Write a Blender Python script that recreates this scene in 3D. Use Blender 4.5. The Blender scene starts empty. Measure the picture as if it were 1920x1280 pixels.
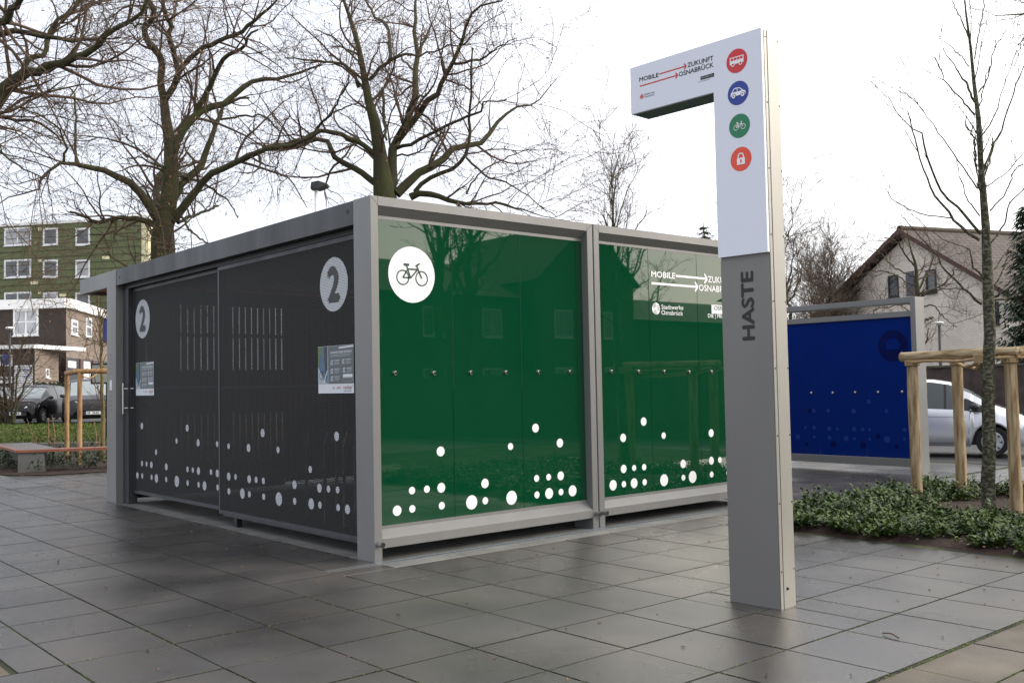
import bpy, math, random
import numpy as np
from mathutils import Vector, Matrix

# ------------------------------------------------------------------ camera
scn = bpy.context.scene
COL = scn.collection
FPX = 1844.3                      # focal length in pixels of the 1920 px wide photograph
YAW, PITCH, ROLL = 2.432, 0.0441, -0.0191
C = np.array([7.5011, -4.7854, 1.55])
F = np.array([math.cos(PITCH)*math.cos(YAW), math.cos(PITCH)*math.sin(YAW), math.sin(PITCH)])
R0 = np.cross(F, [0, 0, 1]); R0 /= np.linalg.norm(R0); U0 = np.cross(R0, F)
RV = R0*math.cos(ROLL) + U0*math.sin(ROLL)
UV = -R0*math.sin(ROLL) + U0*math.cos(ROLL)
cam_data = bpy.data.cameras.new('camera')
cam = bpy.data.objects.new('camera', cam_data); COL.objects.link(cam)
cam.matrix_world = Matrix(((RV[0], UV[0], -F[0], C[0]), (RV[1], UV[1], -F[1], C[1]), (RV[2], UV[2], -F[2], C[2]), (0, 0, 0, 1)))
cam_data.sensor_width = 36; cam_data.lens = FPX/1920*36
cam_data.clip_start = 0.05; cam_data.clip_end = 2000
scn.camera = cam

# ------------------------------------------------------------------ light
SUN_AZ = np.array([0.62, 0.78]); SUN_AZ /= np.linalg.norm(SUN_AZ); SUN_EL = math.radians(24)
SUN = np.array([SUN_AZ[0]*math.cos(SUN_EL), SUN_AZ[1]*math.cos(SUN_EL), math.sin(SUN_EL)])
world = bpy.data.worlds.new('World'); scn.world = world; world.use_nodes = True
wn = world.node_tree.nodes; wl = world.node_tree.links
for n in list(wn): wn.remove(n)
wo = wn.new('ShaderNodeOutputWorld'); bg = wn.new('ShaderNodeBackground'); wl.new(bg.outputs[0], wo.inputs[0])
sky = wn.new('ShaderNodeTexSky'); sky.sky_type = 'NISHITA'; sky.sun_disc = False
sky.sun_elevation = SUN_EL; sky.sun_rotation = math.atan2(SUN[0], SUN[1])
sky.dust_density = 3.0
tcw = wn.new('ShaderNodeTexCoord')
dot = wn.new('ShaderNodeVectorMath'); dot.operation = 'DOT_PRODUCT'; dot.inputs[1].default_value = SUN
nrm = wn.new('ShaderNodeVectorMath'); nrm.operation = 'NORMALIZE'
wl.new(tcw.outputs['Generated'], nrm.inputs[0]); wl.new(nrm.outputs[0], dot.inputs[0])
# veil of thin bright cloud: brighter towards the veiled sun, on the whole sky
cr = wn.new('ShaderNodeValToRGB'); wl.new(dot.outputs['Value'], cr.inputs[0])
el = cr.color_ramp.elements
el[0].position = 0.0; el[0].color = (7.2, 7.45, 8.2, 1)
el[1].position = 0.97; el[1].color = (21, 20, 19, 1)
for pos, c in ((0.10, (7.9, 8.1, 8.8)), (0.30, (10.5, 10.6, 11.0)), (0.60, (13.5, 13.3, 13.0))):
    e = el.new(pos); e.color = (*c, 1)
sc_ = wn.new('ShaderNodeVectorMath'); sc_.operation = 'MULTIPLY'; sc_.inputs[1].default_value = (1, 1, 2.6)
wl.new(nrm.outputs[0], sc_.inputs[0])
ns = wn.new('ShaderNodeTexNoise'); ns.inputs['Scale'].default_value = 1.7; ns.inputs['Detail'].default_value = 7; ns.inputs['Roughness'].default_value = .55
wl.new(sc_.outputs[0], ns.inputs['Vector'])
mr = wn.new('ShaderNodeMapRange'); mr.inputs[1].default_value = .35; mr.inputs[2].default_value = .7; mr.inputs[3].default_value = .70; mr.inputs[4].default_value = .97
wl.new(ns.outputs['Fac'], mr.inputs[0])
mx = wn.new('ShaderNodeMixRGB'); wl.new(mr.outputs[0], mx.inputs[0]); wl.new(sky.outputs[0], mx.inputs[1]); wl.new(cr.outputs[0], mx.inputs[2])
wl.new(mx.outputs[0], bg.inputs[0]); bg.inputs[1].default_value = 0.125
sl = bpy.data.lights.new('sun', 'SUN'); sl.energy = 1.25; sl.angle = math.radians(12); sl.color = (1, .93, .83)
so = bpy.data.objects.new('sun', sl); COL.objects.link(so)
so.rotation_euler = Vector(SUN).to_track_quat('Z', 'Y').to_euler(); so.location = (20, 25, 30)
scn.view_settings.view_transform = 'Standard'; scn.view_settings.look = 'None'
scn.view_settings.exposure = 0.48; scn.view_settings.gamma = 1; scn.view_settings.use_curve_mapping = False

# ------------------------------------------------------------------ helpers: where a ray through the photograph meets a plane
def ray(x, y): return F + RV*(x-960)/FPX - UV*(y-640)/FPX
def on(x, y, axis, val):
    d = ray(x, y); return C + d*((val-C[axis])/d[axis])
def dep(x, y, D): return C + ray(x, y)*D
def pj(P):
    d = np.asarray(P, float)-C; w = d@F
    return 960+FPX*(d@RV)/w, 640-FPX*(d@UV)/w, w
def hdir(xv):
    """horizontal unit vector towards the vanishing point at image column xv"""
    d = ray(xv, 721-.0191*(xv-960)); d[2] = 0; return d/np.linalg.norm(d)

class Fr:
    """a vertical plane in the world with its own axes"""
    def __init__(s, P0, u, n=None):
        s.P = np.array(P0, float); s.u = np.array(u, float); s.u /= np.linalg.norm(s.u)
        s.v = np.array([0, 0, 1.]); s.n = np.cross(s.u, s.v) if n is None else np.array(n, float)
    def uv(s, px, py):
        d = ray(px, py); t = ((s.P-C)@s.n)/(d@s.n); q = C+d*t-s.P
        return float(q@s.u), float(q@s.v)
    def pt(s, a, b, d=0.0): return s.P+s.u*a+s.v*b+s.n*d
    def moved(s, d): return Fr(s.P+s.n*d, s.u, s.n)

# ------------------------------------------------------------------ helpers: materials
MATS = {}
def mat(name, col, rough=.6, metal=0., var=.12, scale=4., bump=0., bscale=60., col2=None, ior=1.45, spec=None, rvar=0., coat=0., stretch=(1, 1, 1), rand=0., pos=False):
    if name in MATS: return MATS[name]
    m = bpy.data.materials.new(name); m.use_nodes = True; nt = m.node_tree; N = nt.nodes; L = nt.links
    b = N['Principled BSDF']; b.inputs['Roughness'].default_value = rough; b.inputs['Metallic'].default_value = metal
    b.inputs['IOR'].default_value = ior
    if coat: b.inputs['Coat Weight'].default_value = coat; b.inputs['Coat Roughness'].default_value = .05
    tc = N.new('ShaderNodeTexCoord'); mp = N.new('ShaderNodeMapping'); mp.inputs['Scale'].default_value = stretch
    if pos: gm = N.new('ShaderNodeNewGeometry'); L.new(gm.outputs['Position'], mp.inputs[0])
    else: L.new(tc.outputs['Object'], mp.inputs[0])
    n1 = N.new('ShaderNodeTexNoise'); n1.inputs['Scale'].default_value = scale; n1.inputs['Detail'].default_value = 6
    L.new(mp.outputs[0], n1.inputs['Vector'])
    r = N.new('ShaderNodeValToRGB'); L.new(n1.outputs['Fac'], r.inputs[0])
    c = np.array(col[:3]); c2 = np.array(col2[:3]) if col2 is not None else c*(1+var)
    r.color_ramp.elements[0].position = .3; r.color_ramp.elements[0].color = (*(c*(1-var) if col2 is None else c), 1)
    r.color_ramp.elements[1].position = .7; r.color_ramp.elements[1].color = (*c2, 1)
    out = r.outputs[0]
    if rand:
        oi = N.new('ShaderNodeObjectInfo'); mr_ = N.new('ShaderNodeMapRange'); mr_.inputs[3].default_value = 1-rand; mr_.inputs[4].default_value = 1+rand
        L.new(oi.outputs['Random'], mr_.inputs[0])
        vm = N.new('ShaderNodeVectorMath'); vm.operation = 'SCALE'; L.new(out, vm.inputs[0]); L.new(mr_.outputs[0], vm.inputs['Scale']); out = vm.outputs[0]
    L.new(out, b.inputs['Base Color'])
    if rvar:
        n3 = N.new('ShaderNodeTexNoise'); n3.inputs['Scale'].default_value = scale*.6; n3.inputs['Detail'].default_value = 4; L.new(mp.outputs[0], n3.inputs['Vector'])
        q = N.new('ShaderNodeMapRange'); q.inputs[1].default_value = .35; q.inputs[2].default_value = .65; q.inputs[3].default_value = rough-rvar; q.inputs[4].default_value = rough+rvar
        L.new(n3.outputs['Fac'], q.inputs[0]); L.new(q.outputs[0], b.inputs['Roughness'])
    if bump:
        n2 = N.new('ShaderNodeTexNoise'); n2.inputs['Scale'].default_value = bscale; n2.inputs['Detail'].default_value = 5; L.new(mp.outputs[0], n2.inputs['Vector'])
        bp = N.new('ShaderNodeBump'); bp.inputs['Strength'].default_value = bump; bp.inputs['Distance'].default_value = .01
        L.new(n2.outputs['Fac'], bp.inputs['Height']); L.new(bp.outputs[0], b.inputs['Normal'])
    MATS[name] = m; return m

def perforated(name, col, rough, metal=.0):
    """sheet metal with staggered round holes, cut by the transparency of the sheet itself"""
    m = bpy.data.materials.new(name); m.use_nodes = True; N = m.node_tree.nodes; L = m.node_tree.links
    b = N['Principled BSDF']; b.inputs['Base Color'].default_value = (*col, 1); b.inputs['Roughness'].default_value = rough; b.inputs['Metallic'].default_value = metal
    o = N['Material Output']
    tc = N.new('ShaderNodeTexCoord'); sp = N.new('ShaderNodeSeparateXYZ'); L.new(tc.outputs['Object'], sp.inputs[0])
    def M(op, a, c=None):
        k = N.new('ShaderNodeMath'); k.operation = op
        for i, v in enumerate((a, c)):
            if v is None: continue
            if isinstance(v, (int, float)): k.inputs[i].default_value = v
            else: L.new(v, k.inputs[i])
        return k.outputs[0]
    px_, pz_ = .0175, .0150
    zr = M('DIVIDE', sp.outputs['Z'], pz_); row = M('FLOOR', zr)
    odd = M('MULTIPLY', M('FLOORED_MODULO', row, 2.0), .5)
    xr = M('ADD', M('DIVIDE', sp.outputs['X'], px_), odd)
    dx = M('MULTIPLY', M('SUBTRACT', M('FRACT', xr), .5), px_); dz = M('MULTIPLY', M('SUBTRACT', M('FRACT', zr), .5), pz_)
    d2 = M('ADD', M('MULTIPLY', dx, dx), M('MULTIPLY', dz, dz))
    hole = M('LESS_THAN', d2, .0050**2)
    tr = N.new('ShaderNodeBsdfTransparent'); ms = N.new('ShaderNodeMixShader')
    L.new(hole, ms.inputs[0]); L.new(b.outputs[0], ms.inputs[1]); L.new(tr.outputs[0], ms.inputs[2]); L.new(ms.outputs[0], o.inputs[0])
    return m

def brickmat(name, c1, c2, mortar, bw=.22, bh=.075, msize=.012, rough=.85, axis='u'):
    """fine brick relief for walls too far away for single bricks; mapped by UV in metres"""
    m = bpy.data.materials.new(name); m.use_nodes = True; N = m.node_tree.nodes; L = m.node_tree.links
    b = N['Principled BSDF']; b.inputs['Roughness'].default_value = rough
    uv = N.new('ShaderNodeUVMap'); bt = N.new('ShaderNodeTexBrick'); L.new(uv.outputs[0], bt.inputs['Vector'])
    bt.inputs['Color1'].default_value = (*c1, 1); bt.inputs['Color2'].default_value = (*c2, 1); bt.inputs['Mortar'].default_value = (*mortar, 1)
    bt.inputs['Scale'].default_value = 1; bt.inputs['Brick Width'].default_value = bw; bt.inputs['Row Height'].default_value = bh; bt.inputs['Mortar Size'].default_value = msize
    n = N.new('ShaderNodeTexNoise'); n.inputs['Scale'].default_value = .8; n.inputs['Detail'].default_value = 6; L.new(uv.outputs[0], n.inputs['Vector'])
    mr_ = N.new('ShaderNodeMapRange'); mr_.inputs[3].default_value = .7; mr_.inputs[4].default_value = 1.3; L.new(n.outputs['Fac'], mr_.inputs[0])
    vm = N.new('ShaderNodeVectorMath'); vm.operation = 'SCALE'; L.new(bt.outputs['Color'], vm.inputs[0]); L.new(mr_.outputs[0], vm.inputs['Scale'])
    L.new(vm.outputs[0], b.inputs['Base Color'])
    bp = N.new('ShaderNodeBump'); bp.inputs['Strength'].default_value = .6; bp.inputs['Distance'].default_value = .02; bp.invert = True
    L.new(bt.outputs['Fac'], bp.inputs['Height']); L.new(bp.outputs[0], b.inputs['Normal'])
    MATS[name] = m; return m

# ------------------------------------------------------------------ helpers: objects
def wmat(o):
    m = o.matrix_basis.copy(); p = o.parent
    while p is not None: m = p.matrix_basis @ m; p = p.parent
    return m
def tag(o, label=None, cat=None, group=None, kind=None):
    if label: o['label'] = label
    if cat: o['category'] = cat
    if group: o['group'] = group
    if kind: o['kind'] = kind
    return o
def thing(name, label, cat, loc=(0, 0, 0), rz=0., group=None):
    o = bpy.data.objects.new(name, None); COL.objects.link(o); o.empty_display_size = .2
    o.location = [float(v) for v in loc]; o.rotation_euler = (0, 0, rz)
    o.matrix_basis = Matrix.LocRotScale(Vector([float(v) for v in loc]), Matrix.Rotation(rz, 3, 'Z'), None)
    return tag(o, label, cat, group)
def copy_tree(o, parent=None):
    c = o.copy(); COL.objects.link(c)
    if parent is not None: c.parent = parent
    for ch in [k for k in bpy.data.objects if k.parent == o]: copy_tree(ch, c)
    return c

class MB:
    def __init__(s): s.v = []; s.f = []; s.m = []; s.uv = {}; s.mats = []
    def mi(s, m):
        if m is None: return 0
        if m not in s.mats: s.mats.append(m)
        return s.mats.index(m)
    def add(s, verts, faces, m=None, uvs=None):
        k = len(s.v); s.v += [tuple(float(c) for c in p) for p in verts]; i = s.mi(m)
        for j, f in enumerate(faces):
            s.f.append([k+a for a in f]); s.m.append(i)
            if uvs: s.uv[len(s.f)-1] = uvs[j]
    def box(s, a, b, m=None, bev=0.):
        x0, y0, z0 = [min(p, q) for p, q in zip(a, b)]; x1, y1, z1 = [max(p, q) for p, q in zip(a, b)]
        if bev <= 0:
            V = [(x0, y0, z0), (x1, y0, z0), (x1, y1, z0), (x0, y1, z0), (x0, y0, z1), (x1, y0, z1), (x1, y1, z1), (x0, y1, z1)]
            s.add(V, [(3, 2, 1, 0), (4, 5, 6, 7), (0, 1, 5, 4), (1, 2, 6, 5), (2, 3, 7, 6), (3, 0, 4, 7)], m); return
        e = bev; V = []; 
        for z, i in ((z0, e), (z0+e, 0), (z1-e, 0), (z1, e)):
            V += [(x0+i, y0+e, z), (x0+e, y0+i, z), (x1-e, y0+i, z), (x1-i, y0+e, z), (x1-i, y1-e, z), (x1-e, y1-i, z), (x0+e, y1-i, z), (x0+i, y1-e, z)]
        Fc = [tuple(range(7, -1, -1)), tuple(range(24, 32))]
        for r in range(3):
            for k in range(8): Fc.append((r*8+k, r*8+(k+1) % 8, r*8+8+(k+1) % 8, r*8+8+k))
        s.add(V, Fc, m)
    def obox(s, O, ax, ay, az, a, b, m=None):
        """box between local corners a, b on axes ax, ay, az at O"""
        O = np.array(O, float); V = []
        for z in (a[2], b[2]):
            for x, y in ((a[0], a[1]), (b[0], a[1]), (b[0], b[1]), (a[0], b[1])): V.append(O+np.array(ax)*x+np.array(ay)*y+np.array(az)*z)
        s.add(V, [(3, 2, 1, 0), (4, 5, 6, 7), (0, 1, 5, 4), (1, 2, 6, 5), (2, 3, 7, 6), (3, 0, 4, 7)], m)
    def prism(s, pts, d, m=None):
        """planar polygon pts (3d) pushed along vector d"""
        n = len(pts); P = [np.array(p, float) for p in pts]; Q = [p+np.array(d) for p in P]
        s.add(P+Q, [tuple(range(n)), tuple(range(2*n-1, n-1, -1))]+[(i, n+i, n+(i+1) % n, (i+1) % n) for i in range(n)], m)
    def cyl(s, p, q, r, r2=None, n=12, m=None, caps=True):
        p = np.array(p, float); q = np.array(q, float); r2 = r if r2 is None else r2
        d = q-p; d /= np.linalg.norm(d); a = np.cross(d, [0, 0, 1.] if abs(d[2]) < .9 else [1., 0, 0]); a /= np.linalg.norm(a); b = np.cross(d, a)
        V = []
        for c, rr in ((p, r), (q, r2)):
            for k in range(n): t = 2*math.pi*k/n; V.append(c+rr*(a*math.cos(t)+b*math.sin(t)))
        Fc = [(k, (k+1) % n, n+(k+1) % n, n+k) for k in range(n)]
        if caps: Fc += [tuple(range(n-1, -1, -1)), tuple(range(n, 2*n))]
        s.add(V, Fc, m)
    def tube(s, pts, rad, n=8, m=None):
        P = np.array(pts, float); K = len(P); rad = np.broadcast_to(np.array(rad, float), (K,))
        V, Fc = ringmesh(P[None], rad[None], n); s.add(V, Fc, m)
    def sphere(s, c, r, m=None, n=10, k=6, sz=1.):
        V = [(c[0], c[1], c[2]-r*sz)]
        for i in range(1, k):
            ph = -math.pi/2+math.pi*i/k
            for j in range(n): t = 2*math.pi*j/n; V.append((c[0]+r*math.cos(ph)*math.cos(t), c[1]+r*math.cos(ph)*math.sin(t), c[2]+r*sz*math.sin(ph)))
        V.append((c[0], c[1], c[2]+r*sz)); Fc = []
        for j in range(n): Fc.append((0, 1+(j+1) % n, 1+j)); Fc.append((len(V)-1, len(V)-1-n+j, len(V)-1-n+(j+1) % n))
        for i in range(k-2):
            for j in range(n): a = 1+i*n; Fc.append((a+j, a+(j+1) % n, a+n+(j+1) % n, a+n+j))
        s.add(V, Fc, m)
    def build(s, name, m=None, parent=None, smooth=False, kind=None):
        me = bpy.data.meshes.new(name)
        V = s.v
        if parent is not None:
            inv = np.array(wmat(parent).inverted()); A = np.array(V) if V else np.zeros((0, 3)); V = (A@inv[:3, :3].T+inv[:3, 3]).tolist()
        me.from_pydata(V, [], s.f); me.validate(verbose=False) if False else None
        for k in (s.mats if s.mats else [m]): me.materials.append(k)
        if m is not None and s.mats and m not in s.mats: pass
        me.polygons.foreach_set('material_index', s.m)
        if s.uv:
            ul = me.uv_layers.new(name='UVMap')
            for pi, cs in s.uv.items():
                for li, c in zip(me.polygons[pi].loop_indices, cs): ul.data[li].uv = c
        if smooth: me.polygons.foreach_set('use_smooth', [True]*len(me.polygons))
        me.update()
        o = bpy.data.objects.new(name, me); COL.objects.link(o)
        if parent is not None: o.parent = parent
        if kind: o['kind'] = kind
        return o

def ringmesh(P, Rd, n):
    """(N,K,3) polylines with (N,K) radii -> vertices and quads of n-sided tubes"""
    N, K, _ = P.shape
    T = np.gradient(P, axis=1); T /= np.linalg.norm(T, axis=2, keepdims=True)+1e-9
    ref = np.where(np.abs(T[:, :1, 2:3]) > .8, np.array([1., 0, 0]), np.array([0, 0, 1.]))
    ref = np.broadcast_to(ref, T.shape)
    A = np.cross(T, ref); A /= np.linalg.norm(A, axis=2, keepdims=True)+1e-9; B = np.cross(T, A)
    th = 2*np.pi*np.arange(n)/n
    V = P[:, :, None]+Rd[:, :, None, None]*(A[:, :, None]*np.cos(th)[None, None, :, None]+B[:, :, None]*np.sin(th)[None, None, :, None])
    idx = np.arange(N*K*n).reshape(N, K, n); nx = np.roll(idx, -1, axis=2)
    Fq = np.stack([idx[:, :-1], nx[:, :-1], nx[:, 1:], idx[:, 1:]], axis=-1).reshape(-1, 4)
    return V.reshape(-1, 3), Fq
def npmesh(name, V, Q, m, parent=None, smooth=True, kind=None, tris=False):
    """fast mesh from arrays; Q is (n,4) or (n,3); several (V,Q) lists are joined"""
    if not isinstance(V, list): V = [V]; Q = [Q]
    off = 0; QQ = []
    for v, q in zip(V, Q): QQ.append(q+off); off += len(v)
    V = np.concatenate(V); Q = np.concatenate(QQ); k = Q.shape[1]
    if parent is not None:
        inv = np.array(wmat(parent).inverted()); V = V@inv[:3, :3].T+inv[:3, 3]
    me = bpy.data.meshes.new(name); me.vertices.add(len(V)); me.vertices.foreach_set('co', V.astype(np.float32).ravel())
    me.loops.add(Q.size); me.loops.foreach_set('vertex_index', Q.astype(np.int32).ravel())
    me.polygons.add(len(Q)); me.polygons.foreach_set('loop_start', (np.arange(len(Q))*k).astype(np.int32)); me.polygons.foreach_set('loop_total', np.full(len(Q), k, np.int32))
    if smooth: me.polygons.foreach_set('use_smooth', np.ones(len(Q), bool))
    me.materials.append(m); me.update(calc_edges=True)
    o = bpy.data.objects.new(name, me); COL.objects.link(o)
    if parent is not None: o.parent = parent
    if kind: o['kind'] = kind
    return o

# flat print (foils, lettering, pictograms) laid 1.5 mm proud of a plane
class Print:
    def __init__(s, fr, d=.0015): s.fr = fr; s.mb = MB(); s.d = d
    def P(s, a, b, k=0): return s.fr.pt(a, b, s.d*(1+k))
    def poly(s, pts, m, k=0): s.mb.add([s.P(a, b, k) for a, b in pts], [tuple(range(len(pts)))], m)
    def disc(s, a, b, r, m, k=0, n=32): s.poly([(a+r*math.cos(2*math.pi*i/n), b+r*math.sin(2*math.pi*i/n)) for i in range(n)], m, k)
    def ring(s, a, b, r0, r1, m, k=0, n=32, t0=0., t1=2*math.pi):
        V = []; 
        for i in range(n+1):
            t = t0+(t1-t0)*i/n; V += [s.P(a+r0*math.cos(t), b+r0*math.sin(t), k), s.P(a+r1*math.cos(t), b+r1*math.sin(t), k)]
        s.mb.add(V, [(2*i, 2*i+1, 2*i+3, 2*i+2) for i in range(n)], m)
    def bar(s, a0, b0, a1, b1, w, m, k=0):
        L = math.hypot(a1-a0, b1-b0) or 1; nx, ny = -(b1-b0)/L*w/2, (a1-a0)/L*w/2
        s.poly([(a0+nx, b0+ny), (a1+nx, b1+ny), (a1-nx, b1-ny), (a0-nx, b0-ny)][::-1], m, k)
    def rect(s, a0, b0, a1, b1, m, k=0): s.poly([(a0, b0), (a1, b0), (a1, b1), (a0, b1)], m, k)
    def arrow(s, a0, b0, a1, b1, w, m, k=0):
        s.bar(a0, b0, a1, b1, w, m, k); h = w*2.2; L = math.hypot(a1-a0, b1-b0); dx, dy = (a1-a0)/L, (b1-b0)/L
        for sg in (1, -1): s.bar(a1-dx*h-dy*sg*h, b1-dy*h+dx*sg*h, a1, b1, w, m, k+.1*sg+.2)
    def text(s, txt, a0, b0, a1, b1, h, m, k=0, bold=.02, anchor='fit'):
        """lettering whose baseline runs from (a0,b0) to (a1,b1), capitals h high"""
        V, Fc, w, ch = glyphs(txt, bold); L = math.hypot(a1-a0, b1-b0); dx, dy = (a1-a0)/L, (b1-b0)/L
        sx = L/w; sy = h/ch
        sh = [(0, 0)] if bold <= 0 else [(-.8, -.0), (.8, 0), (0, .8), (0, -.8)]
        for i, (ex, ey) in enumerate(sh):
            s.mb.add([s.P(a0+dx*(x*sx+ex*bold*sx)-dy*(y+ey*bold)*sy, b0+dy*(x*sx+ex*bold*sx)+dx*(y+ey*bold)*sy, k+.07*i) for x, y in V], Fc, m)
    def ptext(s, txt, p0, p1, hp, m, k=0, bold=.02):
        a0, b0 = s.fr.uv(*p0); a1, b1 = s.fr.uv(*p1); q = s.fr.uv(p0[0], p0[1]-hp)
        s.text(txt, a0, b0, a1, b1, q[1]-b0, m, k, bold)
    def build(s, name, parent=None): return s.mb.build(name, None, parent)
GL = {}
def glyphs(txt, bold):
    if (txt, bold) in GL: return GL[(txt, bold)]
    cu = bpy.data.curves.new('lettering', 'FONT'); cu.body = txt
    cu.offset = 0.0; cu.resolution_u = 3
    ob = bpy.data.objects.new('lettering', cu); COL.objects.link(ob)
    dg = bpy.context.evaluated_depsgraph_get(); me = ob.evaluated_get(dg).to_mesh()
    V = [(v.co.x, v.co.y) for v in me.vertices]; Fc = [tuple(p.vertices) for p in me.polygons]
    ob.evaluated_get(dg).to_mesh_clear()
    if 'H' not in GL:
        cu.body = 'H'; dg = bpy.context.evaluated_depsgraph_get(); dg.update(); me = ob.evaluated_get(dg).to_mesh(); GL['H'] = max(v.co.y for v in me.vertices); ob.evaluated_get(dg).to_mesh_clear()
    bpy.data.objects.remove(ob); bpy.data.curves.remove(cu)
    x0 = min(v[0] for v in V); w = max(v[0] for v in V)-x0
    GL[(txt, bold)] = ([(x-x0, y) for x, y in V], Fc, w, GL['H']); return GL[(txt, bold)]

# ------------------------------------------------------------------ materials
GREY = mat('frame_grey_paint', (.20, .20, .197), .42, .25, var=.05, scale=3, stretch=(1, 1, .2), rvar=.05)
ANTH = mat('anthracite_paint', (.05, .051, .056), .45, .2, var=.15, scale=5, stretch=(1, 1, .15), rvar=.06)
BLACKM = mat('black_metal', (.018, .018, .02), .5, .2)
GREEN = mat('green_enamelled_glass', (.0022, .050, .0195), .015, 0, var=.03, scale=2, ior=1.62)
BLUE = mat('blue_enamelled_glass', (.0012, .0165, .145), .05, 0, var=.05, scale=2, ior=1.35)
BLUED = mat('blue_glass_dark_mark', (.001, .006, .07), .08, var=.2)
BLUEL = mat('blue_glass_pale_mark', (.012, .040, .22), .08, var=.1)
STEEL = mat('stainless_steel', (.62, .60, .57), .22, 1, var=.05)
WHITEF = mat('white_foil', (.85, .85, .86), .4, var=.01)
WHITEP = mat('white_sign_enamel', (.72, .745, .83), .28, var=.01, scale=1)
ALU = mat('warm_aluminium', (.33, .318, .288), .42, .3, var=.04, scale=4, stretch=(1, 1, .1))
SHAFT = mat('shaft_grey_metal', (.185, .18, .172), .38, .3, var=.04, scale=3, stretch=(1, 1, .3), bump=.05, bscale=150)
INK = mat('dark_ink', (.035, .04, .05), .5, var=.02)
INKB = mat('black_ink', (.02, .02, .02), .5, var=.02)
REDI = mat('red_ink', (.60, .035, .045), .45, var=.02)
BLUEI = mat('blue_ink', (.022, .05, .30), .45, var=.02)
GREENI = mat('green_ink', (.016, .20, .09), .45, var=.02)
ORAI = mat('orange_ink', (.78, .085, .045), .45, var=.02)
ORANGEW = mat('orange_wood_soffit', (.78, .24, .07), .6, var=.2, scale=6, stretch=(1, 8, 1))
SLATW = mat('larch_slat', (.22, .115, .06), .8, var=.25, scale=5, stretch=(3, 3, .3))
CONC = mat('pale_concrete', (.19, .187, .178), .6, var=.35, scale=2.2, bump=.15, bscale=90, rvar=.15, pos=True)
CONCD = mat('dark_cast_concrete', (.13, .13, .125), .65, var=.2, scale=3, bump=.2, bscale=60)
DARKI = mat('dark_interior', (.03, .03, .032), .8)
GALV = mat('galvanised_grate', (.33, .38, .42), .4, .7, var=.2, scale=40)
SLAB = mat('charcoal_paving_slab', (.025, .024, .025), .30, 0, scale=.9, col2=(.070, .063, .054), bump=.25, bscale=140, rvar=.15, rand=.09, ior=1.85, pos=True)
SLABB = mat('brown_paving_stone', (.060, .048, .034), .6, 0, scale=2.5, col2=(.115, .095, .066), bump=.35, bscale=110, rvar=.15, rand=.14, pos=True)
JOINT = mat('mossy_joint', (.014, .013, .010), .95, scale=1.3, col2=(.055, .075, .015), bump=.5, bscale=150)
MULCH = mat('bark_mulch', (.018, .010, .007), .95, scale=30, col2=(.05, .03, .02), bump=1., bscale=60)
GRASSM = mat('grass_green', (.085, .13, .025), .8, scale=3, col2=(.13, .17, .04), var=.3)
LAWN = mat('lawn_soil', (.07, .085, .02), .95, scale=.9, col2=(.11, .12, .04), bump=.6, bscale=30)
ASPH = mat('asphalt', (.042, .042, .044), .6, scale=.6, col2=(.06, .06, .06), bump=.4, bscale=120, rvar=.15)
SOIL = mat('town_ground', (.07, .07, .055), .95, scale=.2, col2=(.10, .10, .07))
LEAFG = mat('ground_cover_leaf', (.018, .042, .008), .5, scale=7, col2=(.095, .145, .026))
LEAFB = mat('fallen_leaf', (.11, .055, .03), .8, scale=9, col2=(.19, .11, .06))
BARK = mat('mossy_bark', (.043, .035, .024), .95, scale=2.2, col2=(.060, .066, .022), bump=1., bscale=14, stretch=(1, 1, .35))
TWIG = mat('brown_twig', (.075, .050, .034), .9, scale=2, col2=(.12, .082, .055))
TWIGP = mat('pale_twig', (.095, .068, .046), .9, scale=2, col2=(.15, .11, .075))
SEED = mat('russet_seed_bract', (.20, .09, .05), .9, scale=2, col2=(.26, .14, .09))
BARKL = mat('lichen_bark', (.036, .032, .018), .95, scale=24, col2=(.135, .135, .095), bump=.8, bscale=40, stretch=(1, 1, 1.6))
BARKM = mat('green_young_bark', (.075, .072, .035), .9, scale=5, col2=(.055, .045, .033), bump=.5, bscale=30)
BARKY = mat('ochre_young_bark', (.20, .155, .055), .9, scale=9, col2=(.13, .11, .05), bump=.5, bscale=30)
STAKE = mat('pine_stake', (.20, .13, .06), .75, scale=6, col2=(.42, .32, .195), bump=.6, bscale=25, stretch=(4, 4, .45))
STAKEH = mat('pine_stake_rail', (.20, .13, .06), .75, scale=6, col2=(.44, .335, .205), bump=.6, bscale=25, stretch=(.45, 2, 4))
STAKEO = mat('orange_pine_stake', (.22, .115, .045), .75, scale=5, col2=(.42, .26, .12), bump=.3, bscale=25, stretch=(3, 3, .5))
def tighten(m, a, b_):
    for n in m.node_tree.nodes:
        if n.type == 'VALTORGB': n.color_ramp.elements[0].position = a; n.color_ramp.elements[1].position = b_
tighten(BARKL, .46, .62); tighten(STAKE, .38, .58); tighten(STAKEH, .38, .58); tighten(STAKEO, .38, .6); tighten(LEAFG, .4, .6); tighten(JOINT, .42, .6)
ROPE = mat('jute_rope', (.33, .22, .12), .95, scale=30, col2=(.46, .33, .19), bump=1., bscale=70)
BENCHW = mat('wet_red_hardwood', (.20, .065, .035), .4, scale=5, col2=(.28, .105, .06), stretch=(1, 1, 5))
SPRUCE = mat('spruce_needles', (.012, .028, .014), .8, scale=3, col2=(.028, .050, .024))
PAINTW = mat('white_window_paint', (.75, .75, .76), .5, var=.02)
FASCIA = mat('white_fascia', (.80, .79, .78), .6, var=.05, scale=1)
WGLASS = mat('window_glass', (.05, .06, .07), .05, 0, var=.3, scale=.7, ior=1.8)
CURT = mat('pale_curtain', (.40, .41, .43), .5, var=.15, scale=3)
GRNCLAD = mat('olive_cladding', (.125, .145, .07), .8, var=.12, scale=.5)
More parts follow.
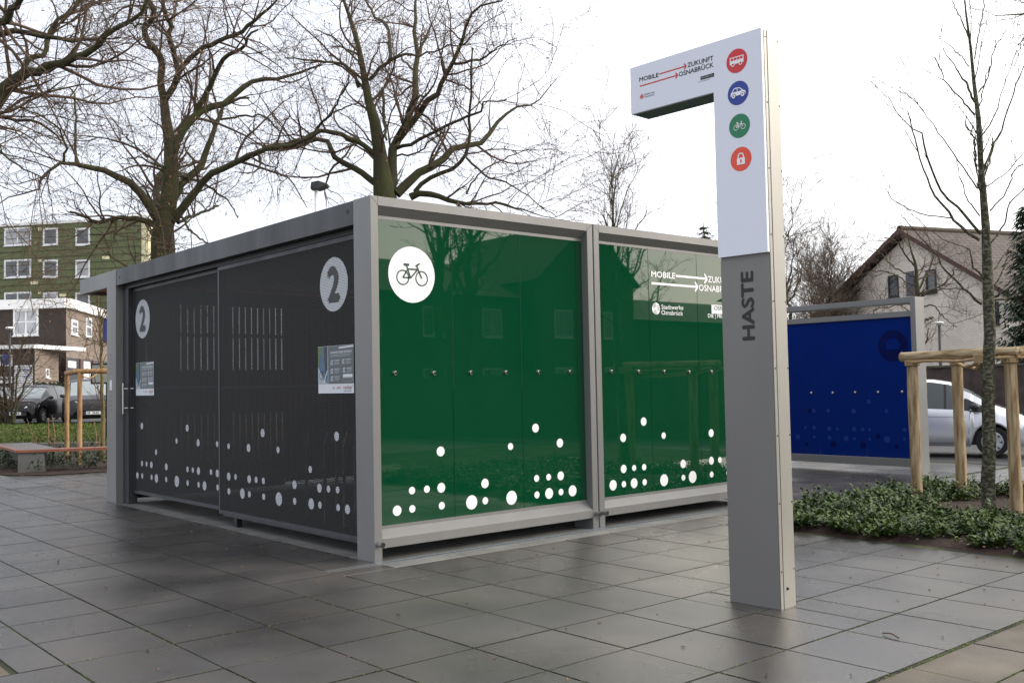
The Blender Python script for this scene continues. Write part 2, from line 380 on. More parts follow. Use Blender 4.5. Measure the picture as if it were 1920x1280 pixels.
CREAM = mat('cream_render', (.72, .66, .42), .8, var=.05)
LBRICK = brickmat('cream_brick', (.82, .73, .62), (.88, .80, .70), (.66, .58, .50), bw=.24, bh=.085, msize=.010)
DBRICK = brickmat('dark_brown_brick', (.040, .028, .024), (.060, .042, .035), (.030, .026, .024))
TBRICK = brickmat('taupe_brick', (.22, .17, .13), (.30, .24, .19), (.12, .10, .09))
ROOFT = brickmat('brown_roof_tile', (.075, .056, .047), (.105, .080, .066), (.035, .024, .022), bw=.30, bh=.33, msize=.03, rough=.8)
WALLB = mat('weathered_brown_wall', (.045, .032, .026), .9, scale=3, col2=(.085, .065, .055), bump=.6, bscale=12)

# ------------------------------------------------------------------ ground
def sheet(name, pts, z, m, kind='structure'):
    b = MB(); b.add([(x, y, z) for x, y in pts], [tuple(range(len(pts)))], m); o = b.build(name); o['kind'] = kind; return o
g = MB(); N_ = 48
g.add([(0, 0, -.10)]+[(700*math.cos(2*math.pi*i/N_), 700*math.sin(2*math.pi*i/N_), -.10) for i in range(N_)], [(0, i+1, (i+1) % N_+1) for i in range(N_)], SOIL)
tag(g.build('ground'), kind='structure')

rng = random.Random(5)
XL = [-.42, .10, .22, .85, 1.475, 2.205, 2.86, 3.50, 4.16, 4.80]
# plaza paving: joint bed just below the slabs
plaza = sheet('plaza_paving', [(-24, -9), (4.815, -9), (4.815, 13.0), (-24, 13.0)], -.0055, JOINT)
xs = sorted([-.42-.655*i for i in range(0, 33)]+[-7.04])
xl = xs[:-1]+[-.42, .22]; xr = [.22, .85, 1.475, 2.205, 2.86, 3.50, 4.16, 4.80]
ys = [.12+.63*i for i in range(-14, 21)]
BED = (.95, 3.98, 4.9, 8.3)     # planting bed x0,y0,x1,y1
def in_bed(cx, cy):
    return cx > BED[0]-.05 and cy > BED[1] - (cx-2.6)*.0 and cy < BED[3]
slabs = []
def slab_cells():
    for X in (xl, xr):
        for i in range(len(X)-1):
            for j in range(len(ys)-1):
                a, b, c, d = X[i], X[i+1], ys[j], ys[j+1]
                if X is xl and c > -.6:
                    if b > -7.0 and c < 5.9:
                        if c > -.1 or b > .2: 
                            if c > .0: continue
                if X is xl and d > .05 and c < .05 and b > -7.0: d = .0
                mx_, my_ = (a+b)/2, (c+d)/2
                if mx_ < 1.475:
                    if d < -3.2: continue
                    if c < -3.285: c = -3.285
                if a == .22 and c > -.6:
                    if c > .0 or d > .1: a = .337
                if mx_ > .9 and d > BED[1] and c < BED[3]:
                    if c < BED[1]-.08: d = BED[1]
                    else: continue
                if -16.9 < mx_ < -12.55 and my_ > .3+(mx_+12.8)*-.0 and my_ < 6: continue
                if mx_ < -19: continue
                # narrow cut slabs around the foot of the sign
                if 2.86 < mx_ < 4.16 and .7 < my_ < 1.4:
                    h = (d-c)/2; slabs.append((a, c, b, c+h)); slabs.append((a, c+h, b, d)); continue
                slabs.append((a, c, b, d))
slab_cells()
EDGE = mat('dark_slab_edge', (.018, .017, .014), .9)
def slab_mesh(w, h, mm=None):
    b = MB(); e = .0018; W, H = w/2-.0055, h/2-.0055
    V = [(-W, -H, -.03), (W, -H, -.03), (W, H, -.03), (-W, H, -.03), (-W, -H, -e), (W, -H, -e), (W, H, -e), (-W, H, -e), (-W+e, -H+e, 0), (W-e, -H+e, 0), (W-e, H-e, 0), (-W+e, H-e, 0)]
    Fc = [(8, 9, 10, 11)]
    for r in (0, 4):
        for k in range(4): Fc.append((r+k, r+(k+1) % 4, r+4+(k+1) % 4, r+4+k))
    b.add(V, Fc[:1], mm); b.add(V, Fc[1:], EDGE); return b
def size_px(s):
    a, c, b, d = s; m = ((a+b)/2, (c+d)/2, 0); x, y, w = pj(m)
    if w < .5 or x < -80 or x > 2000 or y > 1400 or y < 600: return 0
    p = [pj((q[0], q[1], 0)) for q in ((a, c), (b, c), (b, d), (a, d))]
    return .5*abs(sum(p[i][0]*p[(i+1) % 4][1]-p[(i+1) % 4][0]*p[i][1] for i in range(4)))
def place_slabs(cells, parent, m, name, limit=290, zj=.0012):
    cells = sorted(cells, key=size_px, reverse=True); cache = {}; rest = MB()
    for i, (a, c, b, d) in enumerate(cells):
        z = rng.uniform(-zj, zj); cx, cy = (a+b)/2, (c+d)/2
        if i < limit and size_px((a, c, b, d)) > 0:
            key = (round(b-a, 3), round(d-c, 3))
            if key not in cache:
                o = slab_mesh(*key, mm=m).build(name, None, None); cache[key] = o.data
            else:
                o = bpy.data.objects.new(name, cache[key]); COL.objects.link(o)
            o.parent = parent; o.location = (cx, cy, z); o.rotation_euler = (rng.uniform(-.0006, .0006), rng.uniform(-.0006, .0006), 0)
        else:
            q = slab_mesh(b-a, d-c, m); Vq = [(v[0]+cx, v[1]+cy, v[2]+z) for v in q.v]; rest.add(Vq[:12], q.f[:1], m); rest.add(Vq[:12], [[a_-12 for a_ in f_] for f_ in q.f[1:]], EDGE)
    if rest.f: rest.build(name+'_field', None, parent, kind='stuff')
place_slabs(slabs, plaza, SLAB, 'slab')
# brown paving along the right and lower left border
brown = sheet('border_paving', [(4.815, -9), (12, -9), (12, 13), (4.815, 13)], -.0060, JOINT)
bc = []
for r in range(0, 10):
    x0 = 4.825+r*.42
    y = -6.2+(r % 2)*.36
    while y < 6: bc.append((x0, y, x0+.42, y+.72)); y += .72
place_slabs([s for s in bc], brown, SLABB, 'paving_stone', 60, .003)
brown2 = sheet('corner_paving', [(-24, -9), (1.475, -9), (1.475, -3.30), (-24, -3.30)], -.0045, JOINT)
place_slabs([(1.47-.5*(i+1), -3.31-.33*(j+1), 1.47-.5*i, -3.31-.33*j) for i in range(24) for j in range(5)], brown2, SLABB, 'paving_stone', 30, .002)

# pale kerb strips and slot drain round the bicycle garage
kb = sheet('kerb_strip', [(.095, -.55), (.34, -.55), (.34, 6.2), (.095, 6.2)], -.0042, JOINT)
y = .0
while y < 6.0:
    b = MB(); b.box((.112, y+.003, -.04), (.332, y+.78-.003, 0), CONC, .004); b.build('kerb_stone', None, kb); y += .78
b = MB(); b.box((.112, -.53, -.04), (.332, -.003, -.001), SLAB, .004); b.build('kerb_stone', None, kb)
gt = thing('slot_drain', 'narrow galvanised slot drain running along the foot of the green glass wall', 'drain', (.06, 0, 0))
b = MB(); b.box((.035, -.53, -.05), (.105, 6.0, -.012), BLACKM); b.build('channel', None, gt)
b = MB()
for s in (.035, .099): b.box((s, -.53, -.012), (s+.006, 6, .001), GALV)
k = 0; yy = -.53
while yy < 6: b.box((.041, yy, -.012), (.099, yy+.011, -.0005), GALV); yy += .022
tag(b.build('grate_bars', None, gt), kind='stuff')
fl = MB(); fl.box((-7.05, .085, -.05), (.033, 5.75, -.002), CONCD); go_ = tag(fl.build('garage_floor'), kind='structure')  # floor takes the darker concrete to stand in for interior shade
for k in range(9): fl = MB(); fl.box((-7.04+k*.785+.003, .003, -.04), (-7.04+(k+1)*.785-.003, .082, .0), mat('edging_concrete', (.12, .118, .112), .5, var=.35, scale=3, pos=True), .003); fl.build('edging_stone', None, go_)  # edging stones, darker than the pale kerb concrete

# ------------------------------------------------------------------ bicycle garage
H, D, WY, L1 = 3.285, .29, .085, 2.841
gar = thing('bicycle_garage', 'long flat bicycle garage with two green glass bays and black perforated sliding doors numbered 2', 'bicycle garage', (0, 0, 0))
ZT, ZB2, ZB1, ZPT, ZPB, REC = H-.0836, .114, .196, 3.125, .269, .09
PX = -REC
def bay(y0, x0=0., first=False, parent=None, L=L1):
    fr = MB(); 
    fr.box((x0-D, y0, -.02), (x0, y0+WY, H), GREY, .004); p = fr.build('post', None, parent)
    fr = MB(); fr.box((x0-D, y0+L-WY, -.02), (x0, y0+L, H), GREY, .004); fr.build('post', None, parent)
    # rails with chamfered inner faces, pushed along Y between the posts
    ya, yb = y0+WY+.001, y0+L-WY-.001
    prof = [(0-.001, H-.001), (-.001, ZT), (-.008, ZT-.004), (-REC+.004, ZPT), (-REC+.004, ZPT-.03), (-D+.03, ZPT-.03), (-D+.03, H-.001)]
    r = MB(); r.prism([(x0+a, ya, z) for a, z in prof][::-1], (0, yb-ya, 0), GREY); r.build('top_rail', None, parent)
    prof = [(-.001, ZB2), (-.001, ZB1), (-.006, ZB1+.005), (-REC+.004, ZPB), (-REC+.004, ZPB+.03), (-D+.03, ZPB+.03), (-D+.03, ZB2)]
    r = MB(); r.prism([(x0+a, ya, z) for a, z in prof], (0, yb-ya, 0), GREY); r.build('bottom_rail', None, parent)
    # mitre seams
    for yy, sg in ((y0+WY, -1), (y0+L-WY, 1)):
        s = MB(); s.add([(x0+.0012, yy+sg*WY+.002*0, H-.0005), (x0+.0012, yy+sg*WY-sg*.004, H-.0005), (x0+.0012, yy-sg*.0045, ZT), (x0+.0012, yy-sg*.0005, ZT)], [(0, 1, 2, 3)], INKB); s.build('mitre_seam', None, parent)
    st = MB(); st.cyl((x0-.05, y0+WY/2+.0, .155), (x0+.075, y0+WY/2, .155), .024, n=16, m=GREY, caps=False); st.cyl((x0-.05, y0+WY/2, .155), (x0+.073, y0+WY/2, .155), .019, n=16, m=BLACKM); st.build('drain_pipe', None, parent)
    st = MB(); st.cyl((x0-.05, y0+L-WY/2+.0, .155), (x0+.075, y0+L-WY/2, .155), .024, n=16, m=GREY, caps=False); st.cyl((x0-.05, y0+L-WY/2, .155), (x0+.073, y0+L-WY/2, .155), .019, n=16, m=BLACKM); st.build('drain_pipe', None, parent)
bay(0, parent=gar); Y2 = L1+.015; bay(Y2, parent=gar)
glassfr = Fr((PX, 0, 0), (0, 1, 0), (1, 0, 0))
def seamy(x, y): return glassfr.uv(x, y)[0]
s1 = [WY+.002, seamy(849, 700), seamy(978, 700), L1-WY-.002]
s2 = [Y2+WY+.002, seamy(1220, 700), seamy(1311, 700), Y2+L1-WY-.002]
PANES = []
for S in (s1, s2):
    for i in range(3):
        b = MB(); b.box((PX-.012, S[i]+.002, ZPB+.002), (PX+rng.uniform(-.001, .001), S[i+1]-.002, ZPT-.002), GREEN, .0015); PANES.append(((S[i]+S[i+1])/2, b.build('glass_panel', None, gar)))
# fasteners
for x, y in [(740, 699), (813, 699), (882, 698), (948, 697.5), (1009, 697), (1068, 696.5), (1146, 696), (1197, 696), (1245, 696.5), (1292, 697), (1334, 697)]:
    u, v = glassfr.uv(x, y); b = MB(); b.cyl((PX, u, v), (PX+.012, u, v), .021, .021, 16, STEEL); b.cyl((PX+.012, u, v), (PX+.02, u, v), .014, .008, 16, STEEL)
    b.cyl((PX+.02, u, v-.0), (PX+.03, u, v-.004), .012, .009, 10, BLACKM); b.build('fastener', None, gar)
for yq in (5.35,):
    b = MB(); b.cyl((PX, yq, 1.64), (PX+.012, yq, 1.64), .021, .021, 16, STEEL); b.build('fastener', None, gar)
# white dots on the glass
dots1 = [(284,865,33),(380,853,24),(566,833,24),(378,738,24),(472,729,23),(563,720,31),(559,491,31),(755,812,45),(841,802,23),(839,693,30),(1000,460,22),(1007,783,44),(1158,344,28),(1312,438,28),(1165,661,22),(1241,653,21),(1317,645,28),(1167,765,22),(1244,756,34),(1319,747,21),(1392,739,35)]
dots2 = [(148,1086,21),(191,1082,13),(232,1078,20),(274,1074,13),(190,1021,17),(232,1017,12),(272,1014,13),(188,897,17),(270,832,17),(350,888,13),(352,1066,24),(429,1056,12),(466,1053,24),(428,1001,17),(540,878,16),(541,988,16),(575,985,12),(542,1043,12),(608,981,12),(608,1036,12)]
DOTC = {}
def dot(fr, u, v, r, m, parent, name='dot'):
    key = (m.name, fr.n[0] > .5)
    if key not in DOTC:
        q = Print(Fr((0, 0, 0), fr.u, fr.n), 0); q.disc(0, 0, 1, m, 0, 28); o = q.build(name, None); DOTC[key] = o.data
    else: o = bpy.data.objects.new(name, DOTC[key]); COL.objects.link(o)
    o.parent = parent; o.location = fr.pt(u, v, .0025)-np.array(wmat(parent).translation); o.scale = (r, r, r); return o
def rpx(fr, x, y, r): u, v = fr.uv(x, y); return u, v, abs(fr.uv(x, y-r)[1]-v)
def pane_of(u): return min(PANES, key=lambda q: abs(q[0]-u))[1]
for dots_, ox, oy, sc2 in ((dots1, 660, 700, 3.368), (dots2, 1080, 400, 2.1335)):
    for x, y, r in dots_:
        q = rpx(glassfr, ox+x/sc2, oy+y/sc2, r/sc2); dot(glassfr, *q, WHITEF, pane_of(q[0]))
for u, v, r in ((5.35, .62, .05), (5.45, .42, .08), (5.5, .9, .04)): dot(glassfr, u, v, r, WHITEF, pane_of(u))
# bicycle pictogram
def bike(pr, cu, cv, s, m, k=1, w=.055, flip=1):
    X = lambda a: cu+a*s*flip
    Y = lambda a: cv+a*s
    for wx in (-.40, .43): pr.ring(X(wx), Y(-.12), .235*s, .235*s+w*s*.85, m, k, 28)
    L = [(-.40, -.12, -.06, -.12), (-.40, -.12, -.17, .20), (-.06, -.12, -.24, .33), (-.06, -.12, .24, .19), (-.17, .20, .22, .20), (.43, -.12, .21, .34)]
    for i, (a, b, c, d) in enumerate(L): pr.bar(X(a), Y(b), X(c), Y(d), w*s, m, k+.15*i)
    pr.bar(X(-.36), Y(.36), X(-.12), Y(.35), w*1.5*s, m, k+1); pr.bar(X(.17), Y(.33), X(.34), Y(.42), w*1.1*s, m, k+1.2)
pr = Print(glassfr, .0025); u, v, r = rpx(glassfr, 772, 515, 52.3)
pr.disc(u, v, r, WHITEF, 0, 48); bike(pr, u+.0, v, r*.98, mat('dark_green_ink', (.012, .045, .03), .5), 1)
pr.build('bicycle_sign', gar)
# lettering on the second bay
def c4(x, y): return (1190+x/9.144, 480+y/9.144)
pr = Print(glassfr, .0025)
pr.ptext('MOBILE', c4(285, 355), c4(690, 388), 10.6, WHITEF, bold=.03)
pr.ptext('ZUKUNFT', c4(1255, 447), c4(1715, 484), 11.0, WHITEF, bold=.03)
pr.ptext('OSNABRÜCK', c4(1100, 590), c4(1730, 640), 11.0, WHITEF, bold=.03)
a = glassfr.uv(*c4(700, 340)); b2 = glassfr.uv(*c4(1240, 391)); pr.arrow(*a, *b2, .026, WHITEF)
a = glassfr.uv(*c4(285, 465)); b2 = glassfr.uv(*c4(1080, 530)); pr.arrow(*a, *b2, .026, WHITEF)
pr.ptext('Stadtwerke', c4(458, 908), c4(830, 920), 8.2, WHITEF, bold=.006)
pr.ptext('Osnabrück', c4(458, 1003), c4(826, 1018), 8.2, WHITEF, bold=.006)
def swirl(pr, u, v, r, m, mb):
    pr.disc(u, v, r, m, 0, 28)
    for t in (0, 120, 240):
        c_, s_ = math.cos(math.radians(t)), math.sin(math.radians(t))
        for q in (-.42, -.0, .42):
            # chevrons radiating in three directions
            p0 = (r*1.0, r*q*.72+r*.12); p1 = (r*(.28+.0*q), r*q*.72+r*.12)
            f = lambda p: (u+p[0]*c_-p[1]*s_, v+p[0]*s_+p[1]*c_)
            pr.bar(*f((min(p0[0], math.sqrt(max(0, r*r-p0[1]**2))), p0[1])), *f(p1), r*.085, mb, 1)
u, v, r = rpx(glassfr, *c4(365, 900), 11.2); swirl(pr, u, v, r, WHITEF, GREEN)
a = glassfr.uv(*c4(1318, 985)); b2 = glassfr.uv(*c4(1318, 833)); w_ = .62
pr.rect(a[0], a[1], a[0]+w_, b2[1], WHITEF)
pr.text('OSNABRÜCK', a[0]+.05, a[1]+.045, a[0]+w_-.04, a[1]+.045, (b2[1]-a[1])*.5, mat('dark_green_ink', (.02, .05, .03)), 1, .0)
a = glassfr.uv(*c4(1255, 1052)); pr.text('DIE | FRIEDENSSTADT', a[0], a[1], a[0]+.76, a[1], .045, WHITEF, 0, .015)
pr.build('lettering', gar)

# left end frame, fascia beam, canopy, roof
LX, LW, LWY = 6.645, .369, .161
b = MB(); b.box((-LX-LW, 0, -.02), (-LX, LWY, H), GREY, .004); b.build('post', None, gar)
BZ = 3.057
b = MB(); b.box((-LX+.002, .006, BZ), (-D-.002, .09, H-.004), ANTH, .003); b.build('fascia_beam', None, gar)
b = MB(); b.cyl((-.40, .007, 3.19), (-.40, .003, 3.19), .022, n=14, m=BLACKM); b.build('cable_hole', None, gar)
b = MB(); b.cyl((-6.5, .007, 3.16), (-6.5, .003, 3.16), .02, n=14, m=BLACKM); b.build('cable_hole', None, gar)
b = MB(); b.box((-8.232, .0, BZ), (-LX-LW-.001, .09, H-.002), GREY, .003); b.box((-8.232, .091, BZ), (-8.15, 5.6, H-.002), GREY, .003); b.build('canopy_fascia', None, gar)
b = MB()
for i in range(12): b.box((-8.149, .093+i*.46, BZ+.055), (-LX-LW-.01, .093+i*.46+.45, BZ+.085), ORANGEW)
b.build('canopy_soffit', None, gar)
b = MB(); b.box((-8.14, .1, BZ+.09), (-.21, 5.68, H-.03), ANTH); b.build('roof', None, gar)
# rear and left walls of upright timber slats
sl_m = None
def slat(p, long_y):
    global sl_m
    if sl_m is None:
        b = MB(); b.box((-.011, -.039, .16), (.011, .039, 3.04), SLATW, .004); o = b.build('slat', None, gar); sl_m = o.data
    else: o = bpy.data.objects.new('slat', sl_m); COL.objects.link(o); o.parent = gar
    o.location = (p[0], p[1], 0)
    if not long_y: o.rotation_euler = (0, 0, math.pi/2)
for k in range(54): slat((-6.62, .27+k*.1015), True)
for k in range(62): slat((-6.5+k*.1015, 5.62), False)
b = MB()
for z in (.3, 1.38, 2.35): b.box((-6.66, .2, z), (-6.656, 5.7, z+.06), BLACKM); b.box((-6.6, 5.656, z), (-.3, 5.66, z+.06), BLACKM)
b.box((-6.60, .2, 2.82), (-6.55, 5.6, 3.03), DARKI); b.box((-6.66, 2.62, .1), (-6.645, 5.7, 3.03), DARKI); b.box((-6.66, .2, 1.2), (-6.645, 2.6, 1.86), DARKI); b.box((-6.66, .2, .05), (-6.645, 2.6, .5), DARKI); b.box((-6.6, 5.67, .05), (-.3, 5.68, 3.03), DARKI); b.build('slat_rails_and_blackout_boards', None, gar)  # besides the rails: dark boards added along the slats to block daylight

# sliding doors
PERF = perforated('perforated_black_sheet', (.013, .0125, .0125), .7, .0)
PERFW = perforated('perforated_white_print', (.60, .62, .66), .5)
def door(x0, x1, y, z0, z1, zs):
    b = MB(); b.box((x0, y-.003, z0), (x0+.04, y+.04, z1), ANTH); b.box((x1-.04, y-.003, z0), (x1, y+.04, z1), ANTH)
    b.box((x0+.041, y-.003, z0), (x1-.041, y+.04, z0+.045), ANTH); b.box((x0+.041, y-.003, z1-.045), (x1-.041, y+.04, z1), ANTH); b.box((x0+.041, y+.006, zs-.02), (x1-.041, y+.03, zs+.02), BLACKM)
    dr_ = b.build('sliding_door', None, gar)
    b = MB(); b.box((x0+.04, y+.001, zs+.004), (x1-.04, y+.004, z1-.03), PERF); b.build('perforated_sheet', None, dr_)
    b = MB(); b.box((x0+.04, y+.001, z0+.03), (x1-.04, y+.004, zs-.004), PERF); b.build('perforated_sheet', None, dr_)
    return dr_
YD1, YD2 = .165, .115
DR1 = door(-6.42, -3.44, YD1, .150, 3.0, 1.60); DR2 = door(-3.50, -.27, YD2, .125, 3.0, 1.58)
b = MB(); b.box((-6.6, .10, 3.002), (-.3, .24, 3.055), BLACKM); b.build('door_track', None, gar)
b = MB(); b.box((-6.638, .10, .0), (-6.43, .22, 3.0), ANTH); b.build('side_jamb', None, gar)
for xx in (-3.1,):
    b = MB(); b.box((xx-.04, .13, 0), (xx+.04, .19, .12), BLACKM); b.build('door_guide', None, gar)
b = MB()
for zz in (.105, ): 
    b.box((-3.40, .12, zz), (-.3, .15, .123), ANTH)
b.build('guide_rail', None, gar)
# numbers, dots and handles
fd1 = Fr((0, YD1-.0, 0), (1, 0, 0), (0, -1, 0)); fd2 = Fr((0, YD2, 0), (1, 0, 0), (0, -1, 0))
c2 = lambda x, y: (140+x/3.3103, 700+y/3.3103)
dl = [(418,325,21),(699,338,22),(633,418,17),(767,429,23),(885,437,18),(506,487,17),(419,558,17),(447,561,16),(477,566,21),(569,578,22),(701,594,18),(734,598,17),(769,604,24),(847,611,18),(886,619,24),(390,631,21),(420,634,17),(478,643,17),(508,650,27),(569,657,17),(635,668,35),(702,678,18),(770,689,18),(807,696,29),(888,706,19)]
dr = [(956,451,18),(1080,461,25),(1167,369,26),(1263,473,20),(1627,389,29),(957,638,25),(999,641,18),(1084,655,25),(1127,659,20),(1172,665,20),(958,730,20),(1042,744,32),(1085,749,20),(1174,763,20),(1268,778,42),(1365,689,27),(1366,791,21),(1463,594,22),(1520,710,28),(1576,716,22),(1633,722,22),(1469,808,35),(1523,815,22),(1636,831,22),(1694,842,30)]
# printed dots keep the holes of the sheet, so each is cut from world-aligned coordinates
for fr_, L, dd in ((fd1, dl, DR1), (fd2, dr, DR2)):
    for x, y, r in L:
        pr = Print(fr_, .0015); pr.disc(*rpx(fr_, *c2(x, y), r/3.3103), PERFW, 0, 24); pr.build('dot', dd)
for dd, fr_, (x, y, r) in ((DR1, fd1, (267.5, 597.7, 36.2)), (DR2, fd2, (625.8, 533, 50.8))):
    pr = Print(fr_, .0015); u, v, r = rpx(fr_, x, y, r); pr.disc(u, v, r, PERFW, 0, 48)
    V, Fc, w, ch = glyphs('2', .03); hh = r*1.17; ww = r*.74
    pr.text('2', u-ww/2, v-hh/2, u+ww/2, v-hh/2, hh, mat('dark_print', (.03, .03, .033), .5), 1, .06)
    pr.build('number_sign', dd)
def handle(x, y, z0, z1, yd, dd):
    b = MB(); b.cyl((x, y, z0), (x, y, z1), .016, n=12, m=STEEL)
    for z in (z0+.08, z1-.08): b.cyl((x, y, z), (x+.09, yd, z), .008, n=8, m=STEEL)
    b.build('door_handle', None, dd)
handle(-6.50, .055, 1.25, 1.68, YD1, DR1); handle(-.335, .055, 1.19, 1.70, YD2, DR2)
# posters
PG = mat('poster_grey', (.085, .105, .115), .35, var=.03); PW = mat('poster_white', (.62, .65, .69), .35, var=.02); PB = mat('poster_blue', (.05, .12, .22), .35, var=.3, scale=12)
PGR = mat('poster_leaf', (.09, .15, .03), .35, var=.4, scale=30); PD = mat('poster_dark', (.02, .015, .02), .35, var=.5, scale=30); PT = mat('poster_pale', (.36, .40, .44), .35)
def poster(y, x0, x1, z0, z1):
    w, h = x1-x0, z1-z0
    b = MB(); b.box((x0, y-.006, z0), (x1, y-.003, z1), PW); ps = b.build('poster', None, gar)
    fr_ = Fr((x0, y-.006, z0), (1, 0, 0), (0, -1, 0)); pr = Print(fr_, .0006)
    R_ = lambda a, b_, c, d, m, k=0: pr.rect(a*w, b_*h, c*w, d*h, m, k)
    R_(.30, .20, 1, .995, PG); R_(.0, .20, .30, .995, PB)
    pr.poly([(0, .995*h), (.13*w, .995*h), (.02*w, .6*h), (0, .55*h)][::-1], PGR, 1); pr.poly([(.17*w, .995*h), (.29*w, .995*h), (.29*w, .25*h), (.2*w, .45*h)], PD, 1)
    pr.poly([(0, .2*h), (.27*w, .2*h), (.1*w, .40*h), (0, .58*h)], PT, 1.5); R_(.275, .2, .30, .995, mat('poster_steel', (.25, .32, .40), .35), 2)
    pr.bar(.17*w, .22*h, .27*w, .48*h, .012, PW, 2.5)
    for cx_ in (.10, .17): pr.ring(cx_*w, .38*h, .035, .041, PD, 2.2, 16)
    pr.poly([(.58*w, .93*h), (1*w, .95*h), (1*w, .985*h), (.62*w, .965*h)], PW, 1)
    pr.text('FAHRRAD SICHER ABSTELLEN', .36*w, .835*h, .95*w, .845*h, .042*h, PW, 1, .03)
    for j, yy in enumerate((.805, .775)): pr.bar(.36*w, yy*h, (.96-.05*j)*w, (yy+.005)*h, .004, PT, 1)
    for cx_, yy in ((.36, .65), (.68, .66), (.36, .47), (.70, .48), (.36, .31)):
        pr.ring((cx_+.04)*w, (yy+.01)*h, .013, .018, PW, 1, 12); R_(cx_, yy-.05, cx_+.08, yy-.03, PT, 1); pr.bar(cx_*w, yy*h, (cx_+.08)*w, (yy+.05)*h, .004, PW, 1.2)
        for k in range(4): pr.bar((cx_+.11)*w, (yy+.04-.028*k)*h, (cx_+.26-.02*(k % 2))*w, (yy+.042-.028*k)*h, .0042, PT if k else PW, 1)
    R_(.71, .33, .97, .395, PW, 1); R_(.71, .25, .97, .315, PT, 1); R_(.715, .255, .965, .31, PG, 1.5)
    for a, c_ in ((.42, .47), (.53, .64)):
        pr.bar(a*w, .125*h, c_*w, .125*h, .006, REDI, 1); pr.bar(a*w, .10*h, c_*w, .10*h, .004, INK, 1)
    pr.text('ra', .72*w, .085*h, .79*w, .085*h, .075*h, INK, 1, .0); pr.text('db', .795*w, .085*h, .875*w, .085*h, .075*h, REDI, 1, .0); pr.text("ar'", .88*w, .085*h, .965*w, .085*h, .075*h, INK, 1, .0)
    pr.bar(.73*w, .05*h, .93*w, .05*h, .005, INK, 1)
    pr.build('poster_print', ps)
poster(YD2, -1.155, -.49, 1.502, 1.962); poster(YD1, -6.30, -5.64, 1.502, 1.955)
# key panel with faint lettering on the left post
fp = Fr((0, 0, 0), (1, 0, 0), (0, -1, 0)); pr = Print(fp, .002)
u, v = fp.uv(208, 722); pr.rect(u-.05, v-.07, u+.05, v+.07, PW)
for k in range(13):
    if 4 < k < 8: continue
    pr.rect(u-.05, v+.42-k*.065, u+.05, v+.42-k*.065+.02, mat('faint_red_print', (.20, .14, .13), .5))
pr.build('key_panel', gar)
# bicycle racks inside
def rack(x, y, w):
    t = thing('bicycle_rack', 'steel rack hoop behind the right perforated door, %s' % w, 'bicycle rack', (x, y, 0), 0, 'rack hoops behind the perforated doors')
    b = MB(); P = [(x, y-.0, 0), (x, y, .9), (x, y+.05, 1.05), (x, y+.2, 1.1), (x, y+.35, 1.05), (x, y+.4, .9), (x, y+.4, 0)]
    b.tube(P, .02, 8, STEEL); b.build('hoop', None, t)
for k, w in enumerate(('nearest the corner post', 'second from the corner post', 'third from the corner post', 'fourth from the corner post', 'fifth from the corner post', 'sixth from the corner post')): rack(-.75-.42*k, .9, w)

# ------------------------------------------------------------------ sign pylon
PXP, PYP, PA = 3.56, .945, .0568
c_, s_ = math.cos(PA), math.sin(PA)
pu = np.array([c_, s_, 0]); pn = np.array([s_, -c_, 0])      # along the face to the right, out of the face
pyl = thing('sign_pylon', 'tall white and grey sign pylon shaped like an upside-down L with round transport symbols', 'sign', (PXP, PYP, 0), PA)
def PB_(b, a, c, m, bev=0.):   # box given in pylon axes: along face (negative to the left), into depth, up
    b.obox((PXP, PYP, 0), pu, -pn, (0, 0, 1), a, c, m)
PW_, PD_, PH, PC, TX, TZ = .3971, .19, 3.985, 2.4267, 1.157, 3.6226
b = MB(); PB_(b, (-PW_, 0, 0), (-.0, PD_-.002, PC-.02), SHAFT); b.build('shaft', None, pyl)
b = MB(); PB_(b, (-PW_+.006, -.001, PC-.019), (-.0, PD_-.002, PH-.005), SHAFT); PB_(b, (-TX+.01, 0, TZ+.012), (-PW_+.005, PD_-.002, PH-.005), SHAFT); b.build('head_core', None, pyl)
# white face, L shaped, with returns
b = MB(); f3 = Fr((PXP, PYP, 0), pu, pn)
Lsh = [(0.004, PC), (0.004, PH), (-TX, PH), (-TX, TZ), (-PW_, TZ), (-PW_, PC)]
b.prism([f3.pt(x, z, .028) for x, z in Lsh], -pn*.026, WHITEP); b.build('white_face', None, pyl)
b = MB(); PB_(b, (-TX+.004, .0, TZ+.0), (-PW_-.002, PD_, TZ+.011), mat('dark_green_grey_metal', (.06, .075, .07), .4, .3)); PB_(b, (-TX+.0, .0, TZ), (-TX+.009, PD_, PH-.006), GREY); b.build('arm_underside', None, pyl)
# side cover with two narrow edge strips and screws
b = MB(); PB_(b, (.001, .004, .0), (.006, .036, PH-.008), ALU); b.build('edge_strip', None, pyl)
b = MB(); PB_(b, (.001, .039, .0), (.010, PD_-.026, PH-.006), ALU); b.build('side_cover', None, pyl)
b = MB(); PB_(b, (.001, PD_-.023, .0), (.006, PD_, PH-.008), ALU); b.build('edge_strip', None, pyl)
b = MB()
for z in [.25+.46*k for k in range(9)]:
    for dd in (.02, PD_-.012): q = np.array([PXP, PYP, z])+pu*.006-pn*dd; b.cyl(q, q+pu*.003, .006, n=8, m=INK)
b.build('screws', None, pyl)
b = MB(); q = np.array([PXP, PYP, .13])+pu*.010-pn*.08; b.cyl(q, q+pu*.014, .012, .004, 10, INKB); b.build('lock_plug', None, pyl)
b = MB(); PB_(b, (-PW_-.03, -.03, -.01), (.035, PD_+.03, .002), SLAB); b.build('foot_plate', None, pyl)
pf = Fr(f3.pt(0, 0, .028), pu, pn)
c5 = lambda x, y: (1180+x/11.294, 90+y/11.294)
pr = Print(pf, .0012)
pr.ptext('MOBILE', c5(215, 720), c5(618, 615), 7.6, INK, bold=.028)
